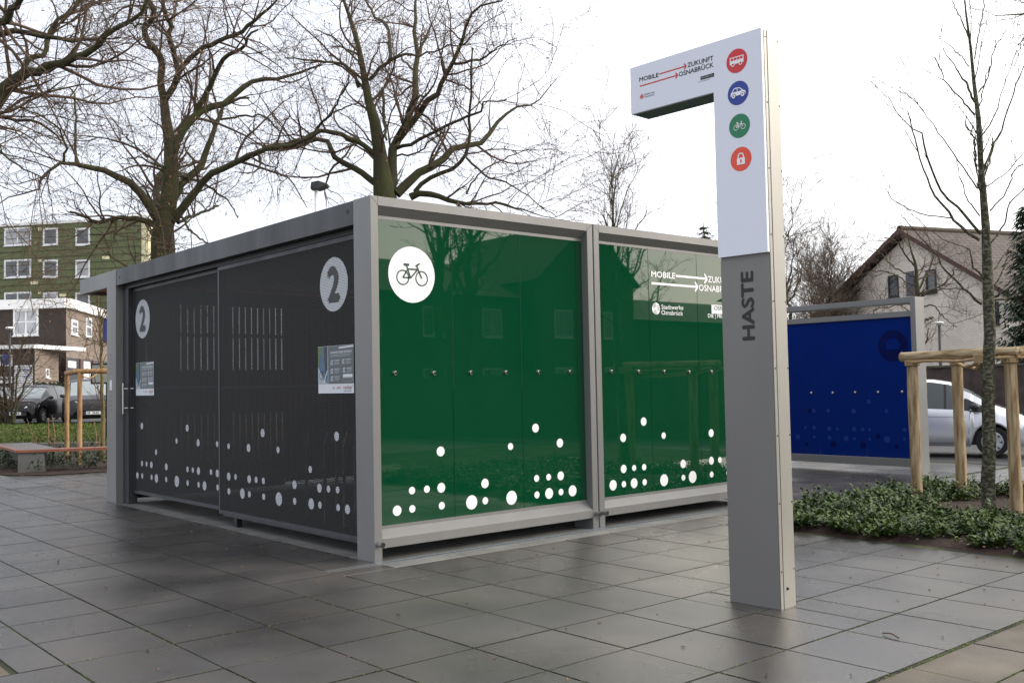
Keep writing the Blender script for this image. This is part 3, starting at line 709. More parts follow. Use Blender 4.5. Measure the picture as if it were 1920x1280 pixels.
pr.ptext('ZUKUNFT', c5(1235, 415), c5(1780, 262), 8.2, INK, bold=.028)
pr.ptext('OSNABRÜCK', c5(1052, 612), c5(1783, 402), 8.2, INK, bold=.028)
pr.arrow(*pf.uv(*c5(632, 558)), *pf.uv(*c5(1208, 384)), .0095, REDI)
pr.arrow(*pf.uv(*c5(222, 816)), *pf.uv(*c5(1028, 578)), .0095, REDI)
u, v, r = rpx(pf, *c5(265, 1033), 4.3); swirl(pr, u, v, r, REDI, WHITEP)
pr.ptext('Stadtwerke', c5(318, 1008), c5(536, 953), 3.4, INK, bold=.0); pr.ptext('Osnabrück', c5(318, 1060), c5(532, 1002), 3.4, INK, bold=.0)
pr.poly([pf.uv(*c5(1508, 688)), pf.uv(*c5(1796, 608)), pf.uv(*c5(1796, 528)), pf.uv(*c5(1508, 612))], INKB)
pr.ptext('OSNABRÜCK', c5(1526, 664), c5(1770, 594), 3.3, PT, 1, .0)
pr.ptext('DIE | FRIEDENSSTADT', c5(1462, 738), c5(1702, 672), 1.5, INK, 0, .0)
pr.build('lettering', pyl)
fs = Fr(f3.pt(0, 0, 0), pu, pn); pr = Print(fs, .0012)
a = fs.uv(1415, 636); b2 = fs.uv(1411.5, 508.5); h_ = abs(fs.uv(1393.5, 637)[0]-a[0])
pr.text('HASTE', a[0], a[1], a[0], b2[1], h_, INKB, 0, .045); pr.build('station_lettering', pyl)
c6 = lambda x, y: (1170+x/4, 40+y/4)
def icon(cx, cy, m, draw):
    pr = Print(pf, .0012); u, v, r = rpx(pf, *c6(cx, cy), 22.6); pr.disc(u, v, r, m, 0, 48); draw(pr, u, v, r, m); pr.build('round_symbol', pyl)
def bus(pr, u, v, r, m):
    q = lambda a, b, c, d, mm, k: pr.rect(u+a*r, v+b*r, u+c*r, v+d*r, mm, k)
    q(-.66, -.24, .66, .36, WHITEF, 1); q(-.58, .08, .58, .29, m, 1.5)
    for x in (-.30, .02, .32): q(x-.02, .06, x+.02, .31, WHITEF, 2)
    q(-.60, -.17, .60, .02, m, 1.5); q(-.62, -.06, .62, .03, WHITEF, 2)
    q(-.6, -.18, .6, -.05, WHITEF, 2.2)
    for x in (-.36, .38): pr.disc(u+x*r, v-.26*r, .17*r, WHITEF, 2.5, 20); pr.disc(u+x*r, v-.26*r, .10*r, m, 3, 20)
def carp(pr, u, v, r, m):
    P = [(-.72, -.20), (-.70, .08), (-.60, .14), (-.42, .42), (-.2, .48), (.18, .44), (.48, .16), (.70, .06), (.74, -.20)]
    pr.poly([(u+a*r, v+b*r) for a, b in P][::-1], WHITEF, 1)
    pr.poly([(u+a*r, v+b*r) for a, b in [(-.5, .14), (-.36, .37), (-.1, .40), (-.1, .14)]][::-1], m, 1.5)
    pr.poly([(u+a*r, v+b*r) for a, b in [(-.03, .14), (-.03, .40), (.15, .37), (.38, .14)]][::-1], m, 1.5)
    for x in (-.42, .46): pr.disc(u+x*r, v-.20*r, .22*r, m, 2, 20); pr.disc(u+x*r, v-.20*r, .17*r, WHITEF, 2.5, 20); pr.disc(u+x*r, v-.20*r, .07*r, m, 3, 12)
def lock(pr, u, v, r, m):
    pr.rect(u-.38*r, v-.45*r, u+.38*r, v+.10*r, WHITEF, 1); pr.ring(u, v+.22*r, .20*r, .30*r, WHITEF, 1.4, 20, 0, math.pi)
    for s in (-1, 1): pr.bar(u+s*.25*r, v+.08*r, u+s*.25*r, v+.24*r, .10*r, WHITEF, 1.6)
    pr.disc(u, v-.10*r, .08*r, m, 2, 12); pr.poly([(u-.045*r, v-.12*r), (u-.07*r, v-.32*r), (u+.07*r, v-.32*r), (u+.045*r, v-.12*r)], m, 2.3)
icon(846, 298, REDI, bus); icon(856, 539, BLUEI, carp); icon(866.5, 785, GREENI, lambda pr, u, v, r, m: bike(pr, u, v, r*.82, WHITEF, 1, .06)); icon(878, 1033, ORAI, lock)

# ------------------------------------------------------------------ blue glass screen
BY, BX0 = 10.2, -.13; bs = thing('blue_glass_screen', 'free-standing royal blue glass screen in an open grey frame', 'screen', (BX0, BY, 0))
bt = 2.83; bd = .29; bl = 3.35
b = MB(); b.box((BX0-.085, BY, -.02), (BX0, BY+bd, bt), mat('frame_grey_light', (.21, .21, .21), .42, .25, var=.05), .004); b.build('post', None, bs)
b = MB(); b.box((BX0-bl, BY, -.02), (BX0-bl+.085, BY+bd, bt), GREY, .004); b.build('post', None, bs)
b = MB(); b.box((BX0-bl+.086, BY+.001, bt-.09), (BX0-.086, BY+bd-.001, bt-.001), GREY, .003); b.build('top_rail', None, bs)
b = MB(); b.box((BX0-bl+.086, BY+.03, 2.52), (BX0-.086, BY+.11, 2.61), GREY, .003); b.build('middle_rail', None, bs)
b = MB(); b.box((BX0-bl+.086, BY+.002, .13), (BX0-.086, BY+bd-.002, .255), GREY, .003); b.build('bottom_rail', None, bs)
bf = Fr((0, BY+.06, 0), (1, 0, 0), (0, -1, 0))
sx = [BX0-bl+.087, bf.uv(1535, 750)[0], bf.uv(1622, 750)[0], BX0-.087]
for i in range(3):
    b = MB(); b.box((sx[i]+.002, BY+.06, .256), (sx[i+1]-.002, BY+.072, 2.519), BLUE, .0015); b.build('glass_panel', None, bs)
pr = Print(bf, .002)
pr.ring(*bf.uv(1674, 648), .12, .255, BLUED, 0, 40); q_ = bf.uv(1674, 648); pr.rect(q_[0]-.2, q_[1]-.17, q_[0]+.2, q_[1]-.06, BLUED, 1)
c8 = lambda x, y: (1470+x/2.371, 520+y/2.371)
pr.build('ghost_ring', bs)
for x, y, r in [(377,552,10),(133,592,9),(197,592,9),(310,593,11),(456,593,9),(96,667,6),(134,667,9),(201,671,10),(238,673,7),(312,673,10),(350,675,8),(381,676,7),(537,677,9),(62,708,11),(135,708,7),(203,712,9),(277,715,12),(313,716,7),(381,718,7),(458,719,15),(536,718,7)]: dot(bf, *rpx(bf, *c8(x, y), r/2.371), BLUEL, bs, 'ghost_dot')
for x, y, r in [(115,592,10),(220,740,14),(352,745,14),(100,740,9),(418,705,12),(500,750,10)]: dot(bf, *rpx(bf, *c8(x, y), r/2.371), BLUED, bs, 'ghost_dot')
for x, y in [(1522, 736), (1562, 736), (1604, 735), (1647, 734.5), (1692, 734)]:
    u, v = bf.uv(x, y); b = MB(); b.cyl((u, BY+.06, v), (u, BY+.045, v), .024, n=14, m=STEEL); b.sphere((u, BY+.045, v), .016, STEEL); b.build('fastener', None, bs)

# ------------------------------------------------------------------ trees
nr = np.random.default_rng(11)
def unit(a): return a/(np.linalg.norm(a, axis=-1, keepdims=True)+1e-9)
def resample(P, Rd, K, wig=0.):
    """smooth a polyline to K points"""
    P = np.asarray(P, float); Rd = np.asarray(Rd, float); n = len(P)
    d = np.r_[0, np.cumsum(np.linalg.norm(np.diff(P, axis=0), axis=1))]; t = np.linspace(0, d[-1], K)
    if n > 2:      # Catmull-Rom through the points
        E = np.vstack([2*P[0]-P[1], P, 2*P[-1]-P[-2]]); out = []
        for x in t:
            i = min(np.searchsorted(d, x, side='right')-1, n-2); u = (x-d[i])/(d[i+1]-d[i]+1e-9)
            a, b, c, e = E[i], E[i+1], E[i+2], E[i+3]
            out.append(.5*((2*b)+(-a+c)*u+(2*a-5*b+4*c-e)*u*u+(-a+3*b-3*c+e)*u**3))
        Q = np.array(out)
    else: Q = np.stack([np.interp(t, d, P[:, k]) for k in range(3)], 1)
    if wig: Q[1:-1] += nr.normal(0, wig, (K-2, 3))
    return Q, np.interp(t, d, Rd)
def spawn(P, Rd, M, length, K, ang=(35, 75), wig=.25, up=0., rend=.25, rmul=.6, tmin=.12, rmax=9., rmin=.0015, rel=False, droop=0.):
    """M child twigs sprouting from the (N,K0,3) polylines"""
    N, K0, _ = P.shape
    seg = np.linalg.norm(np.diff(P, axis=1), axis=2).sum(1); pr_ = seg/seg.sum()
    pi = nr.choice(N, M, p=pr_); t = nr.uniform(tmin, 1, M)**.85*(K0-1.001); i = t.astype(int); u = (t-i)[:, None]
    A = P[pi, i]; B = P[pi, i+1]; pos = A*(1-u)+B*u; T = unit(B-A); r0 = Rd[pi, i]*(1-u[:, 0])+Rd[pi, i+1]*u[:, 0]
    rnd = unit(np.cross(T, nr.normal(size=(M, 3)))); a = np.radians(nr.uniform(*ang, M))[:, None]
    d = unit(T*np.cos(a)+rnd*np.sin(a)+np.array([0, 0, up]))
    L = nr.uniform(*length, M)
    if rel: L = L*seg[pi]*(1.15-t/(K0-1)*.75)
    step = (L/(K-1))[:, None]; out = [pos]; bend = nr.normal(0, wig*.5, (M, 3))
    for k in range(K-1):
        d = unit(d+nr.normal(0, wig, (M, 3))*.6+bend*.35+np.array([0, 0, up*.25-droop*k/(K-1)])); out.append(out[-1]+d*step)
    Q = np.stack(out, 1); rs = np.clip(r0*rmul, rmin, rmax)
    prof = np.linspace(1, rend, K)[None]
    return Q, np.maximum(rs[:, None]*prof, rmin*.8)
def make_tree(name, label, cat, base, limbs, levels, m_bark, m_twig, group=None, seeds=0, sides=9, K=16, wig=.02, seedm=None, parts=True):
    """limbs: list of (points, radii) in world space, first is the trunk"""
    t = thing(name, label, cat, base, 0, group)
    PP, RR = zip(*[resample(p, r, K, wig) for p, r in limbs]); P = np.stack(PP); Rd = np.stack(RR)
    V, Q = ringmesh(P, Rd, sides)
    # lumpy bark
    V = V+unit(nr.normal(size=V.shape))*np.repeat(Rd.ravel(), sides)[:, None]*nr.uniform(0, .10, (len(V), 1))
    npmesh('trunk', V, Q, m_bark, t)
    Vs, Qs = [], []; src = (P, Rd); allp = [src]
    for lv in levels:
        kw = dict(lv); sd = kw.pop('sides', 4); frm = kw.pop('src', -1)
        S = allp[frm] if isinstance(frm, int) else tuple(np.concatenate([np.stack([np.stack([np.interp(np.linspace(0, 1, 8), np.linspace(0, 1, a.shape[1]), row[:, k]) for k in range(3)], 1) for row in a]) if True else a for a in [allp[f][0] for f in frm]]) for _ in (0,))
        if isinstance(frm, int): A, B = spawn(S[0], S[1], **kw)
        allp.append((A, B)); v, q = ringmesh(A, B, sd); Vs.append(v); Qs.append(q)
    crown = npmesh('crown', Vs, Qs, m_twig, t)
    if seeds:
        A, B = allp[-1]; i = nr.integers(0, len(A), seeds); p = A[i, nr.integers(1, A.shape[1], seeds)]
        d = unit(nr.normal(size=(seeds, 3))+np.array([0, 0, -.8])); s = unit(np.cross(d, nr.normal(size=(seeds, 3)))); L = nr.uniform(.03, .075, (seeds, 1)); W = L*.28
        V = np.stack([p, p+d*L*.5+s*W, p+d*L, p+d*L*.5-s*W], 1).reshape(-1, 3); q = np.arange(seeds*4).reshape(-1, 4)
        tag(npmesh('seed_bracts', V, q, seedm or SEED, t, False), kind='stuff')
    return t
def trace(paths, sc, ox, oy, D0, spread, seed):
    """photograph limbs (points in an enlarged crop, widths in crop pixels) -> world polylines whose depths fan out round D0"""
    r = random.Random(seed); done = []; out = []
    for pts, w in paths:
        P = [(ox+x/sc, oy+y/sc) for x, y in pts]; W = np.interp(np.linspace(0, 1, len(P)), np.linspace(0, 1, len(w)), w)/sc
        if done:
            q = min(done, key=lambda a: (a[0]-P[0][0])**2+(a[1]-P[0][1])**2); near = (q[0]-P[0][0])**2+(q[1]-P[0][1])**2 < 40**2
            d0 = q[2] if near else D0+r.uniform(-1, 1)*spread*.5
            dz = r.choice((-1, 1))*r.uniform(.3, 1)*spread
        else: d0, dz = D0, 0
        L = np.r_[0, np.cumsum([math.dist(P[i], P[i+1]) for i in range(len(P)-1)])]; L = L/L[-1]
        pts3 = []; rad = []
        for k, (x, y) in enumerate(P):
            Dk = d0+dz*L[k]**1.2; pts3.append(dep(x, y, Dk)); rad.append(W[k]/2/FPX*Dk); done.append((x, y, Dk))
        out.append((pts3, rad))
    return out
A1 = [([(815,2100),(815,1280),(822,1150),(850,1000),(855,850),(850,750),(835,640),(825,540),(820,490)], [130,125,105,85,75,62,52,46,40]),
 ([(820,490),(812,440),(800,280),(745,220),(720,150),(765,90),(770,40),(740,0),(725,-60)], [38,33,30,26,20]),
 ([(828,495),(870,440),(885,380),(880,300),(850,200),(850,120),(820,50),(812,-60)], [34,30,24,18]),
 ([(850,125),(875,60),(890,-30)], [18,13]),
 ([(890,370),(930,310),(1000,250),(1080,210),(1160,180),(1240,140),(1290,90),(1340,50),(1400,-20)], [26,24,18,9]),
 ([(870,750),(920,650),(980,570),(1080,530),(1150,500),(1230,430),(1300,400),(1400,390),(1500,360),(1610,325)], [46,34,22,9]),
 ([(985,560),(1020,480),(1060,400),(1100,320),(1150,270),(1220,230),(1240,180),(1290,150)], [30,22,9]),
 ([(860,1010),(910,920),(990,850),(1030,760),(1060,680),(1090,600),(1110,540),(1200,490),(1245,490)], [40,32,20,10]),
 ([(1090,600),(1200,585),(1320,580),(1380,640),(1450,700)], [12,9,4]),
 ([(870,1100),(960,980),(1050,880),(1200,800),(1320,750),(1440,735),(1520,700),(1610,650)], [44,32,24,12]),
 ([(830,1140),(760,1040),(700,960),(620,900),(540,860),(460,835),(380,815),(320,812),(250,850),(200,900),(205,945),(150,945),(60,990),(-20,1030)], [50,38,26,15,9,5]),
 ([(380,815),(375,700),(380,560),(360,450),(290,440)], [15,11,5]),
 ([(790,1130),(700,1098),(600,1090),(480,1110),(420,1080),(350,1060)], [32,22,10]),
 ([(570,1095),(578,1170),(540,1260)], [14,9]),
 ([(840,840),(760,820),(690,790),(600,795)], [15,9,4]),
 ([(735,785),(650,700),(560,590)], [9,4]),
 ([(890,1115),(980,1075),(1090,1030)], [17,12]),
 ([(880,880),(1000,910),(1080,960),(1140,1000),(1190,1090)], [16,11,5]),
 ([(790,1130),(785,1000),(790,900),(820,840)], [46,36,26]),
 ([(320,812),(330,720),(290,640),(200,580),(100,540),(0,520)], [13,9,5]),
 ([(900,1080),(980,1180),(1060,1230)], [12,7])]
BIGL = [dict(M=160, length=(.9, 3.2), K=8, ang=(30, 70), wig=.28, up=.12, rmul=.5, rmax=.045, rmin=.010, sides=5),
        dict(M=760, length=(.5, 1.7), K=7, ang=(25, 75), wig=.40, up=.02, rmul=.6, rmax=.016, rmin=.0055, sides=4),
        dict(M=2400, length=(.25, 1.1), K=6, ang=(20, 70), wig=.42, up=-.02, rmul=.65, rmax=.007, rmin=.0032, sides=3),
        dict(M=4200, length=(.12, .5), K=4, ang=(20, 60), wig=.3, up=-.02, rmul=.7, rmax=.004, rmin=.0024, sides=3)]
make_tree('linden_tree', 'large bare mossy tree with thick spreading limbs in front of the green block', 'tree', dep(318, 780, 27)*[1, 1, 0],
          trace(A1, 2.667, 0, 0, 27, 3.2, 3), BIGL, BARK, TWIG, 'large bare trees behind the garage', seeds=3500)
A3 = [([(-700,2100),(-520,1300),(-380,900),(-200,680),(-80,570),(0,470),(60,410),(130,360)], [150,120,80,52]),
 ([(130,360),(230,340),(350,300),(460,250),(540,160),(640,110),(720,50),(760,-30)], [46,40,30,20,12]),
 ([(115,365),(150,290),(215,270),(240,190),(280,110),(340,60),(400,-10)], [30,22,14]),
 ([(-300,560),(-120,240),(-20,180),(60,155),(150,160),(240,185),(330,205),(390,212),(480,190),(560,240),(600,330)], [60,30,22,14,5]),
 ([(-160,330),(-40,130),(30,110),(60,60),(115,-20)], [45,38,30]),
 ([(600,120),(680,125),(745,125),(800,140)], [12,6]),
 ([(545,150),(520,70),(510,0)], [9,6]),
 ([(-380,760),(-100,600),(0,590),(150,600),(260,660),(310,720)], [30,16,7]),
 ([(-300,800),(-60,740),(60,800),(140,860),(260,900)], [20,10,5]),
 ([(390,205),(380,150),(350,118)], [9,5])]
make_tree('linden_tree', 'bare tree rooted beyond the left edge, thick mossy bough reaching in at top left', 'tree', dep(-262, 790, 21)*[1, 1, 0],
          trace(A3, 2.667, 0, 0, 21, 2.5, 8), [dict(BIGL[0], M=90), dict(BIGL[1], M=480), dict(BIGL[2], M=1900), dict(BIGL[3], M=3000)], BARK, TWIG, 'large bare trees behind the garage', seeds=1200)
A2 = [([(600,2000),(600,1300),(600,980),(585,900),(562,780),(545,640),(532,560),(492,440),(480,330),(450,200),(420,100),(370,-40)], [150,135,115,75,60,46,36,28,20,14]),
 ([(605,980),(625,850),(645,720),(700,620),(740,480),(745,380),(750,250),(740,120),(748,-30)], [60,44,34,24,12]),
 ([(655,700),(740,590),(790,520),(850,480),(880,400),(930,330),(980,200),(1010,100),(1060,40),(1180,5)], [36,28,18,7]),
 ([(940,320),(1060,300),(1140,250),(1250,190)], [15,10,4]),
 ([(510,400),(600,310),(690,270),(760,280),(900,230),(1020,220)], [20,12,5]),
 ([(615,300),(610,150),(540,80),(475,-30)], [19,10]),
 ([(650,970),(740,880),(850,820),(940,740),(1080,712),(1150,620),(1240,540),(1340,520),(1450,395)], [50,38,26,12,4]),
 ([(740,960),(800,900),(930,850),(1000,770),(1010,640),(1020,400),(1030,240)], [24,18,8]),
 ([(720,985),(800,970),(930,1010),(1000,1022),(1150,1012),(1250,1040),(1430,1090)], [38,24,12,4]),
 ([(640,745),(750,710),(860,650),(980,590),(1070,560),(1080,510),(1200,500)], [19,14,6]),
 ([(560,930),(450,850),(340,790),(310,710),(230,700),(150,740),(0,748),(-80,770)], [34,26,18,10]),
 ([(555,780),(440,700),(360,670),(260,655),(180,690),(100,720),(-20,740)], [28,22,14]),
 ([(240,660),(300,590),(380,540),(480,510)], [13,5]), ([(250,640),(330,560),(390,440),(415,380)], [12,5]),
 ([(460,440),(440,370),(360,320),(200,300),(90,290)], [19,12,6]),
 ([(482,340),(350,200),(240,150)], [10,5]),
 ([(1000,790),(1100,880),(1200,920),(1300,980),(1450,1085)], [12,8,4]),
 ([(1000,970),(1060,870),(1200,790),(1300,750)], [10,5]),
 ([(640,720),(740,500),(800,480)], [14,8]),
 ([(580,440),(585,600),(600,700)], [16,12]),
 ([(650,780),(760,760),(880,665),(950,700)], [10,5])]
make_tree('linden_tree', 'large bare tree with many twisting limbs rising behind the corner of the garage', 'tree', dep(725, 780, 29)*[1, 1, 0],
          trace(A2, 2.667, 500, 0, 29, 3.5, 5), [dict(BIGL[0], M=190), dict(BIGL[1], M=1000), dict(BIGL[2], M=3100), dict(BIGL[3], M=4800)], BARK, TWIG, 'large bare trees behind the garage', seeds=4500)

def wild(base, h, r, n1, seed, lean=0., l1=(.35, .55), split=.25, M=(300, 1500, 5000), twl=(.4, 1.4), tw2=(.2, .7), rm=(.012, .006, .004), ang1=(30, 60), up=.35, top=.15):
    """trunk and boughs of a bare tree grown from a seed"""
    global nr
    keep = nr; nr = np.random.default_rng(seed)
    b = np.array(base, float); P = np.array([b+np.array([nr.normal(0, .012)*h*k/8+lean*k/8, nr.normal(0, .012)*h*k/8, h*k/8]) for k in range(9)]); Rr = np.linspace(r, r*top, 9)
    Q, q = resample(P, Rr, 16); A, B = spawn(Q[None], q[None], n1, (l1[0]*h, l1[1]*h), 16, ang=ang1, wig=.14, up=up, rmul=.6, rend=.2, tmin=split)
    limbs = [(P, Rr)]+[(a, c) for a, c in zip(A, B)]
    lv = [dict(M=M[0], length=(twl[0]*1.4, twl[1]*1.3), K=7, ang=(25, 60), wig=.2, up=.12, rmul=.6, rmin=rm[0], rmax=.05, sides=4),
          dict(M=M[1], length=twl, K=6, ang=(20, 60), wig=.25, up=.08, rmul=.6, rmin=rm[1], rmax=.02, sides=3),
          dict(M=M[2], length=tw2, K=5, ang=(20, 55), wig=.25, up=.05, rmul=.7, rmin=rm[2], rmax=.01, sides=3)]
    nr = keep; return limbs, lv
def bare(label, px, D, h, r, seed, bark=BARK, twig=TWIGP, group='bare trees in the distance', wigs=.02, name='bare_tree', z0=0., base=None, **kw):
    b = dep(px, 700, D) if base is None else np.array(base, float); b[2] = z0
    limbs, lv = wild(b, h, r, kw.pop('n1', 14), seed, **kw)
    return make_tree(name, label, 'tree', b, limbs, lv, bark, twig, group, sides=7, wig=wigs)
bare('slender pale bare tree seen above the second green bay', 1163, 42, 10.4, .16, 27, split=.22, n1=18, l1=(.30, .48), M=(130, 520, 1300), rm=(.011, .007, .0045), ang1=(22, 42))
bare('bushy bare tree between the sign pylon and the cream house', 1568, 48, 5.4, .2, 22, split=.32, n1=22, l1=(.4, .6), M=(240, 1500, 4500), rm=(.012, .008, .005), ang1=(25, 65))
bare('bare tree half hidden by the sign pylon, branches reaching right', 1452, 34, 5.8, .2, 23, split=.2, n1=16, l1=(.4, .55), M=(130, 650, 1700), rm=(.010, .006, .004), ang1=(35, 75))
bare('low bare shrubby tree right of the sign pylon near the blue screen', 1520, 44, 3.6, .14, 24, split=.1, n1=20, l1=(.4, .7), M=(140, 800, 2200), ang1=(30, 75))
bare('bare tree low at the horizon left of the cream house gable', 1632, 66, 5.4, .2, 25, split=.15, n1=18, l1=(.35, .55), M=(140, 700, 1800), ang1=(30, 65))
G1 = [([(850,1300),(850,735),(848,640),(840,560),(820,480),(800,400),(790,340)], [34,30,24,14,8,5]),
 ([(860,700),(900,620),(940,550),(950,470),(900,330)], [15,10,5]), ([(880,735),(930,700),(1000,680),(1080,600),(1060,570),(1130,590)], [16,10,5]),
 ([(845,560),(780,480),(720,400),(650,380)], [12,6]), ([(835,620),(720,570),(650,500),(600,450)], [10,5]), ([(850,690),(700,600),(560,590),(480,620)], [9,4]),
 ([(870,740),(1000,700),(1140,700),(1200,760)], [8,4]), ([(845,780),(760,790),(600,820),(590,850)], [10,4]), ([(845,600),(900,560),(1000,530)], [9,4]),
 ([(880,900),(950,870)], [16,13]), ([(870,800),(960,800),(1020,870),(1100,930)], [10,4])]
make_tree('bare_tree', 'gnarled little bare tree standing before the windows of the cream house', 'tree', dep(1719, 705, 36)*[1, 1, 0], trace(G1, 3.283, 1460, 330, 36, 1.6, 9),
          [dict(M=80, length=(.5, 1.5), K=6, wig=.3, up=.1, rmul=.5, rmin=.010, sides=4), dict(M=330, length=(.3, 1.), K=5, wig=.3, up=0, rmul=.6, rmin=.006, sides=3), dict(M=700, length=(.2, .5), K=4, wig=.3, up=0, rmul=.6, rmin=.004, sides=3)], BARK, TWIG, 'bare trees in the distance', sides=7)
# twigs of a tree beyond the right edge
G2 = [([(2300,1900),(2100,900),(1900,300),(1700,150),(1500,90),(1387,70),(1320,75),(1240,80)], [80,60,30,14,6,4]),
      ([(1500,90),(1420,30),(1340,0),(1300,-20)], [8,4]), ([(1600,120),(1450,130),(1380,200),(1340,330)], [8,4])]
make_tree('bare_tree', 'bare tree outside the right edge whose fine twigs hang into the top right corner', 'tree', dep(2262, 720, 22)*[1, 1, 0], trace(G2, 2.667, 1400, 0, 22, 1, 2),
          [dict(M=50, length=(.5, 1.8), K=7, wig=.3, up=0, rmul=.5, rmin=.007, rmax=.02, sides=4), dict(M=350, length=(.3, .9), K=5, wig=.3, up=0, rmul=.6, rmin=.004, sides=3)], BARK, TWIG, 'bare trees in the distance', sides=7)

# young staked tree on the right
Y1 = [([(1213,2580),(1211,2300),(1207,1900),(1212,1600),(1205,1280),(1195,1100),(1185,960),(1165,760),(1155,560),(1145,470),(1125,280),(1110,180),(1090,-10),(1080,-120)], [78,72,68,62,52,44,38,31,27,22,18,14,9,5]),
 ([(1170,1170),(1080,1060),(990,980),(940,890),(890,750),(870,655),(835,650),(780,600),(735,540),(690,450)], [17,14,12,8,5,3]),
 ([(1165,1200),(1050,1120),(1000,1050),(930,960),(880,830),(830,650),(805,555)], [18,14,10,6]),
 ([(1155,945),(1050,790),(950,650),(850,510),(760,430)], [9,7,5,3]),
 ([(1165,1080),(1100,990),(1060,850),(1050,790)], [9,6,4]),
 ([(1030,1090),(900,1075),(800,1040),(730,995),(690,940)], [8,6,4]),
 ([(1150,840),(1135,690),(1100,640),(1100,580)], [11,8,5]),
 ([(1140,510),(1090,410),(1070,380),(1030,320),(980,240)], [14,9,4]),
 ([(1140,575),(1090,520),(1040,460),(990,400),(940,285)], [11,8,5]),
 ([(1115,335),(1050,260),(985,205)], [7,4]), ([(1108,185),(1080,120),(1055,60),(1015,-10)], [9,7,4]),
 ([(1140,295),(1165,150),(1192,-20)], [8,5]), ([(1158,465),(1200,400),(1222,330),(1240,240),(1300,150)], [9,7,4]),
 ([(1170,685),(1230,600),(1265,500),(1300,390),(1350,250)], [9,6,4]), ([(1185,855),(1230,740),(1290,600),(1340,440),(1387,330)], [13,9,6]),
 ([(1200,932),(1300,860),(1390,760)], [7,5]), ([(1215,1055),(1290,970),(1340,855),(1387,820)], [9,6]),
 ([(1220,1215),(1290,1120),(1310,1020),(1387,945),(1450,900)], [11,8,6]),
 ([(1165,530),(1185,430),(1215,330)], [8,5]), ([(1190,880),(1225,780),(1228,690)], [10,8]), ([(1165,950),(1150,850),(1135,700)], [9,7])]
Y2b = [([(1250,790),(1130,680),(1020,570),(960,470),(850,350),(740,225)], [16,13,10,7,4]), ([(1330,745),(1400,700),(1510,620),(1600,560)], [16,14,10]),
 ([(1320,765),(1440,740),(1510,650),(1600,600)], [13,10,6]), ([(1300,670),(1230,600),(1190,540),(1175,450),(1050,410),(940,340),(780,200)], [13,10,6,3]),
 ([(1310,600),(1380,500),(1450,400),(1510,350)], [10,7]), ([(1325,700),(1370,600),(1430,480),(1510,370)], [10,7])]
DY = float(pj((2.61, 6.31, 0))[2])
yl = [(p_, [v_*.88 for v_ in r__]) for p_, r__ in trace(Y1, 2.667, 1400, 0, DY, .55, 4)]
y2 = trace(Y2b, 3.283, 1460, 330, DY, .55, 6)
make_tree('young_tree', 'young bare tree with lichen-spotted trunk held by a wooden stake frame', 'tree', (2.61, 6.31, 0), yl+y2,
          [dict(M=80, length=(.25, .8), K=6, wig=.14, up=.25, ang=(20, 45), rmul=.45, rmin=.0030, rmax=.007, tmin=.4, sides=4), dict(M=260, length=(.08, .40), K=5, wig=.2, up=.15, ang=(20, 50), rmul=.6, rmin=.0018, rmax=.004, sides=3)], BARKL, BARKM, None, sides=12, wig=.006)

# ------------------------------------------------------------------ right bed: stakes, rope, mulch, ground cover
def log(b, p, q, r, m, n=14):
    p = np.array(p, float); q = np.array(q, float); K = 7; P = [p+(q-p)*k/(K-1)+nr.normal(0, .002, 3) for k in range(K)]
    Rr = [r*(1+nr.normal(0, .03)) for _ in range(K)]; b.tube(P, Rr, n, m)
    for e, s in ((p, p-q), (q, q-p)):
        s = s/np.linalg.norm(s); b.cyl(e-s*.001, e+s*.008, r*.97, r*.86, n, m)
sup = thing('tree_support', 'round wooden stake frame with rope around the young tree by the blue screen', 'tree stakes', (2.6, 6.9, 0))
rz_ = 1.80
for x, y in ((1.60, 6.68), (1.80, 7.42), (2.84, 6.47), (3.6, 7.5)):
    b = MB(); log(b, (x, y, -.1), (x, y, rz_-.05), .066, STAKE); b.build('post', None, sup, True)
for p, q in (((1.46, 6.70, rz_), (2.93, 6.45, rz_+.005)), ((2.90, 6.50, rz_+.01), (3.75, 7.65, rz_)), ((1.70, 7.45, rz_+.01), (3.7, 7.5, rz_+.01))):
    b = MB(); log(b, p, q, .062, STAKEH); b.build('rail', None, sup, True)
def rope(b, pts, r=.019):
    P, _ = resample(pts, [r]*len(pts), 40)
    T = np.gradient(P, axis=0); T /= np.linalg.norm(T, axis=1, keepdims=True); A = np.cross(T, [0, 0, 1.]); A /= np.linalg.norm(A, axis=1, keepdims=True)+1e-9; Bn = np.cross(T, A)
    s = np.r_[0, np.cumsum(np.linalg.norm(np.diff(P, axis=0), axis=1))]
    for k in range(3):
        ph = s*60+k*2.1; Q = P+(A*np.cos(ph)[:, None]+Bn*np.sin(ph)[:, None])*r*.55; b.tube(Q, r*.62, 6, ROPE)
b = MB(); rope(b, [(1.60, 6.62, 1.73), (1.9, 6.55, 1.74), (2.3, 6.42, 1.725), (2.62, 6.24, 1.75)]); rope(b, [(2.62, 6.24, 1.72), (2.8, 6.35, 1.75), (3.3, 6.8, 1.73), (3.6, 7.4, 1.76)])
rope(b, [(1.80, 7.36, 1.76), (2.0, 7.1, 1.69), (2.25, 6.7, 1.66), (2.5, 6.42, 1.70), (2.62, 6.36, 1.76)]); rope(b, [(1.80, 7.36, 1.71), (2.1, 7.2, 1.65), (2.4, 6.6, 1.63), (2.58, 6.38, 1.70)])
for k in range(5):
    ring = [(2.61+.085*math.cos(t), 6.31+.085*math.sin(t), 1.70+.02*k) for t in np.linspace(0, 6.28, 12)]; rope(b, ring, .011)
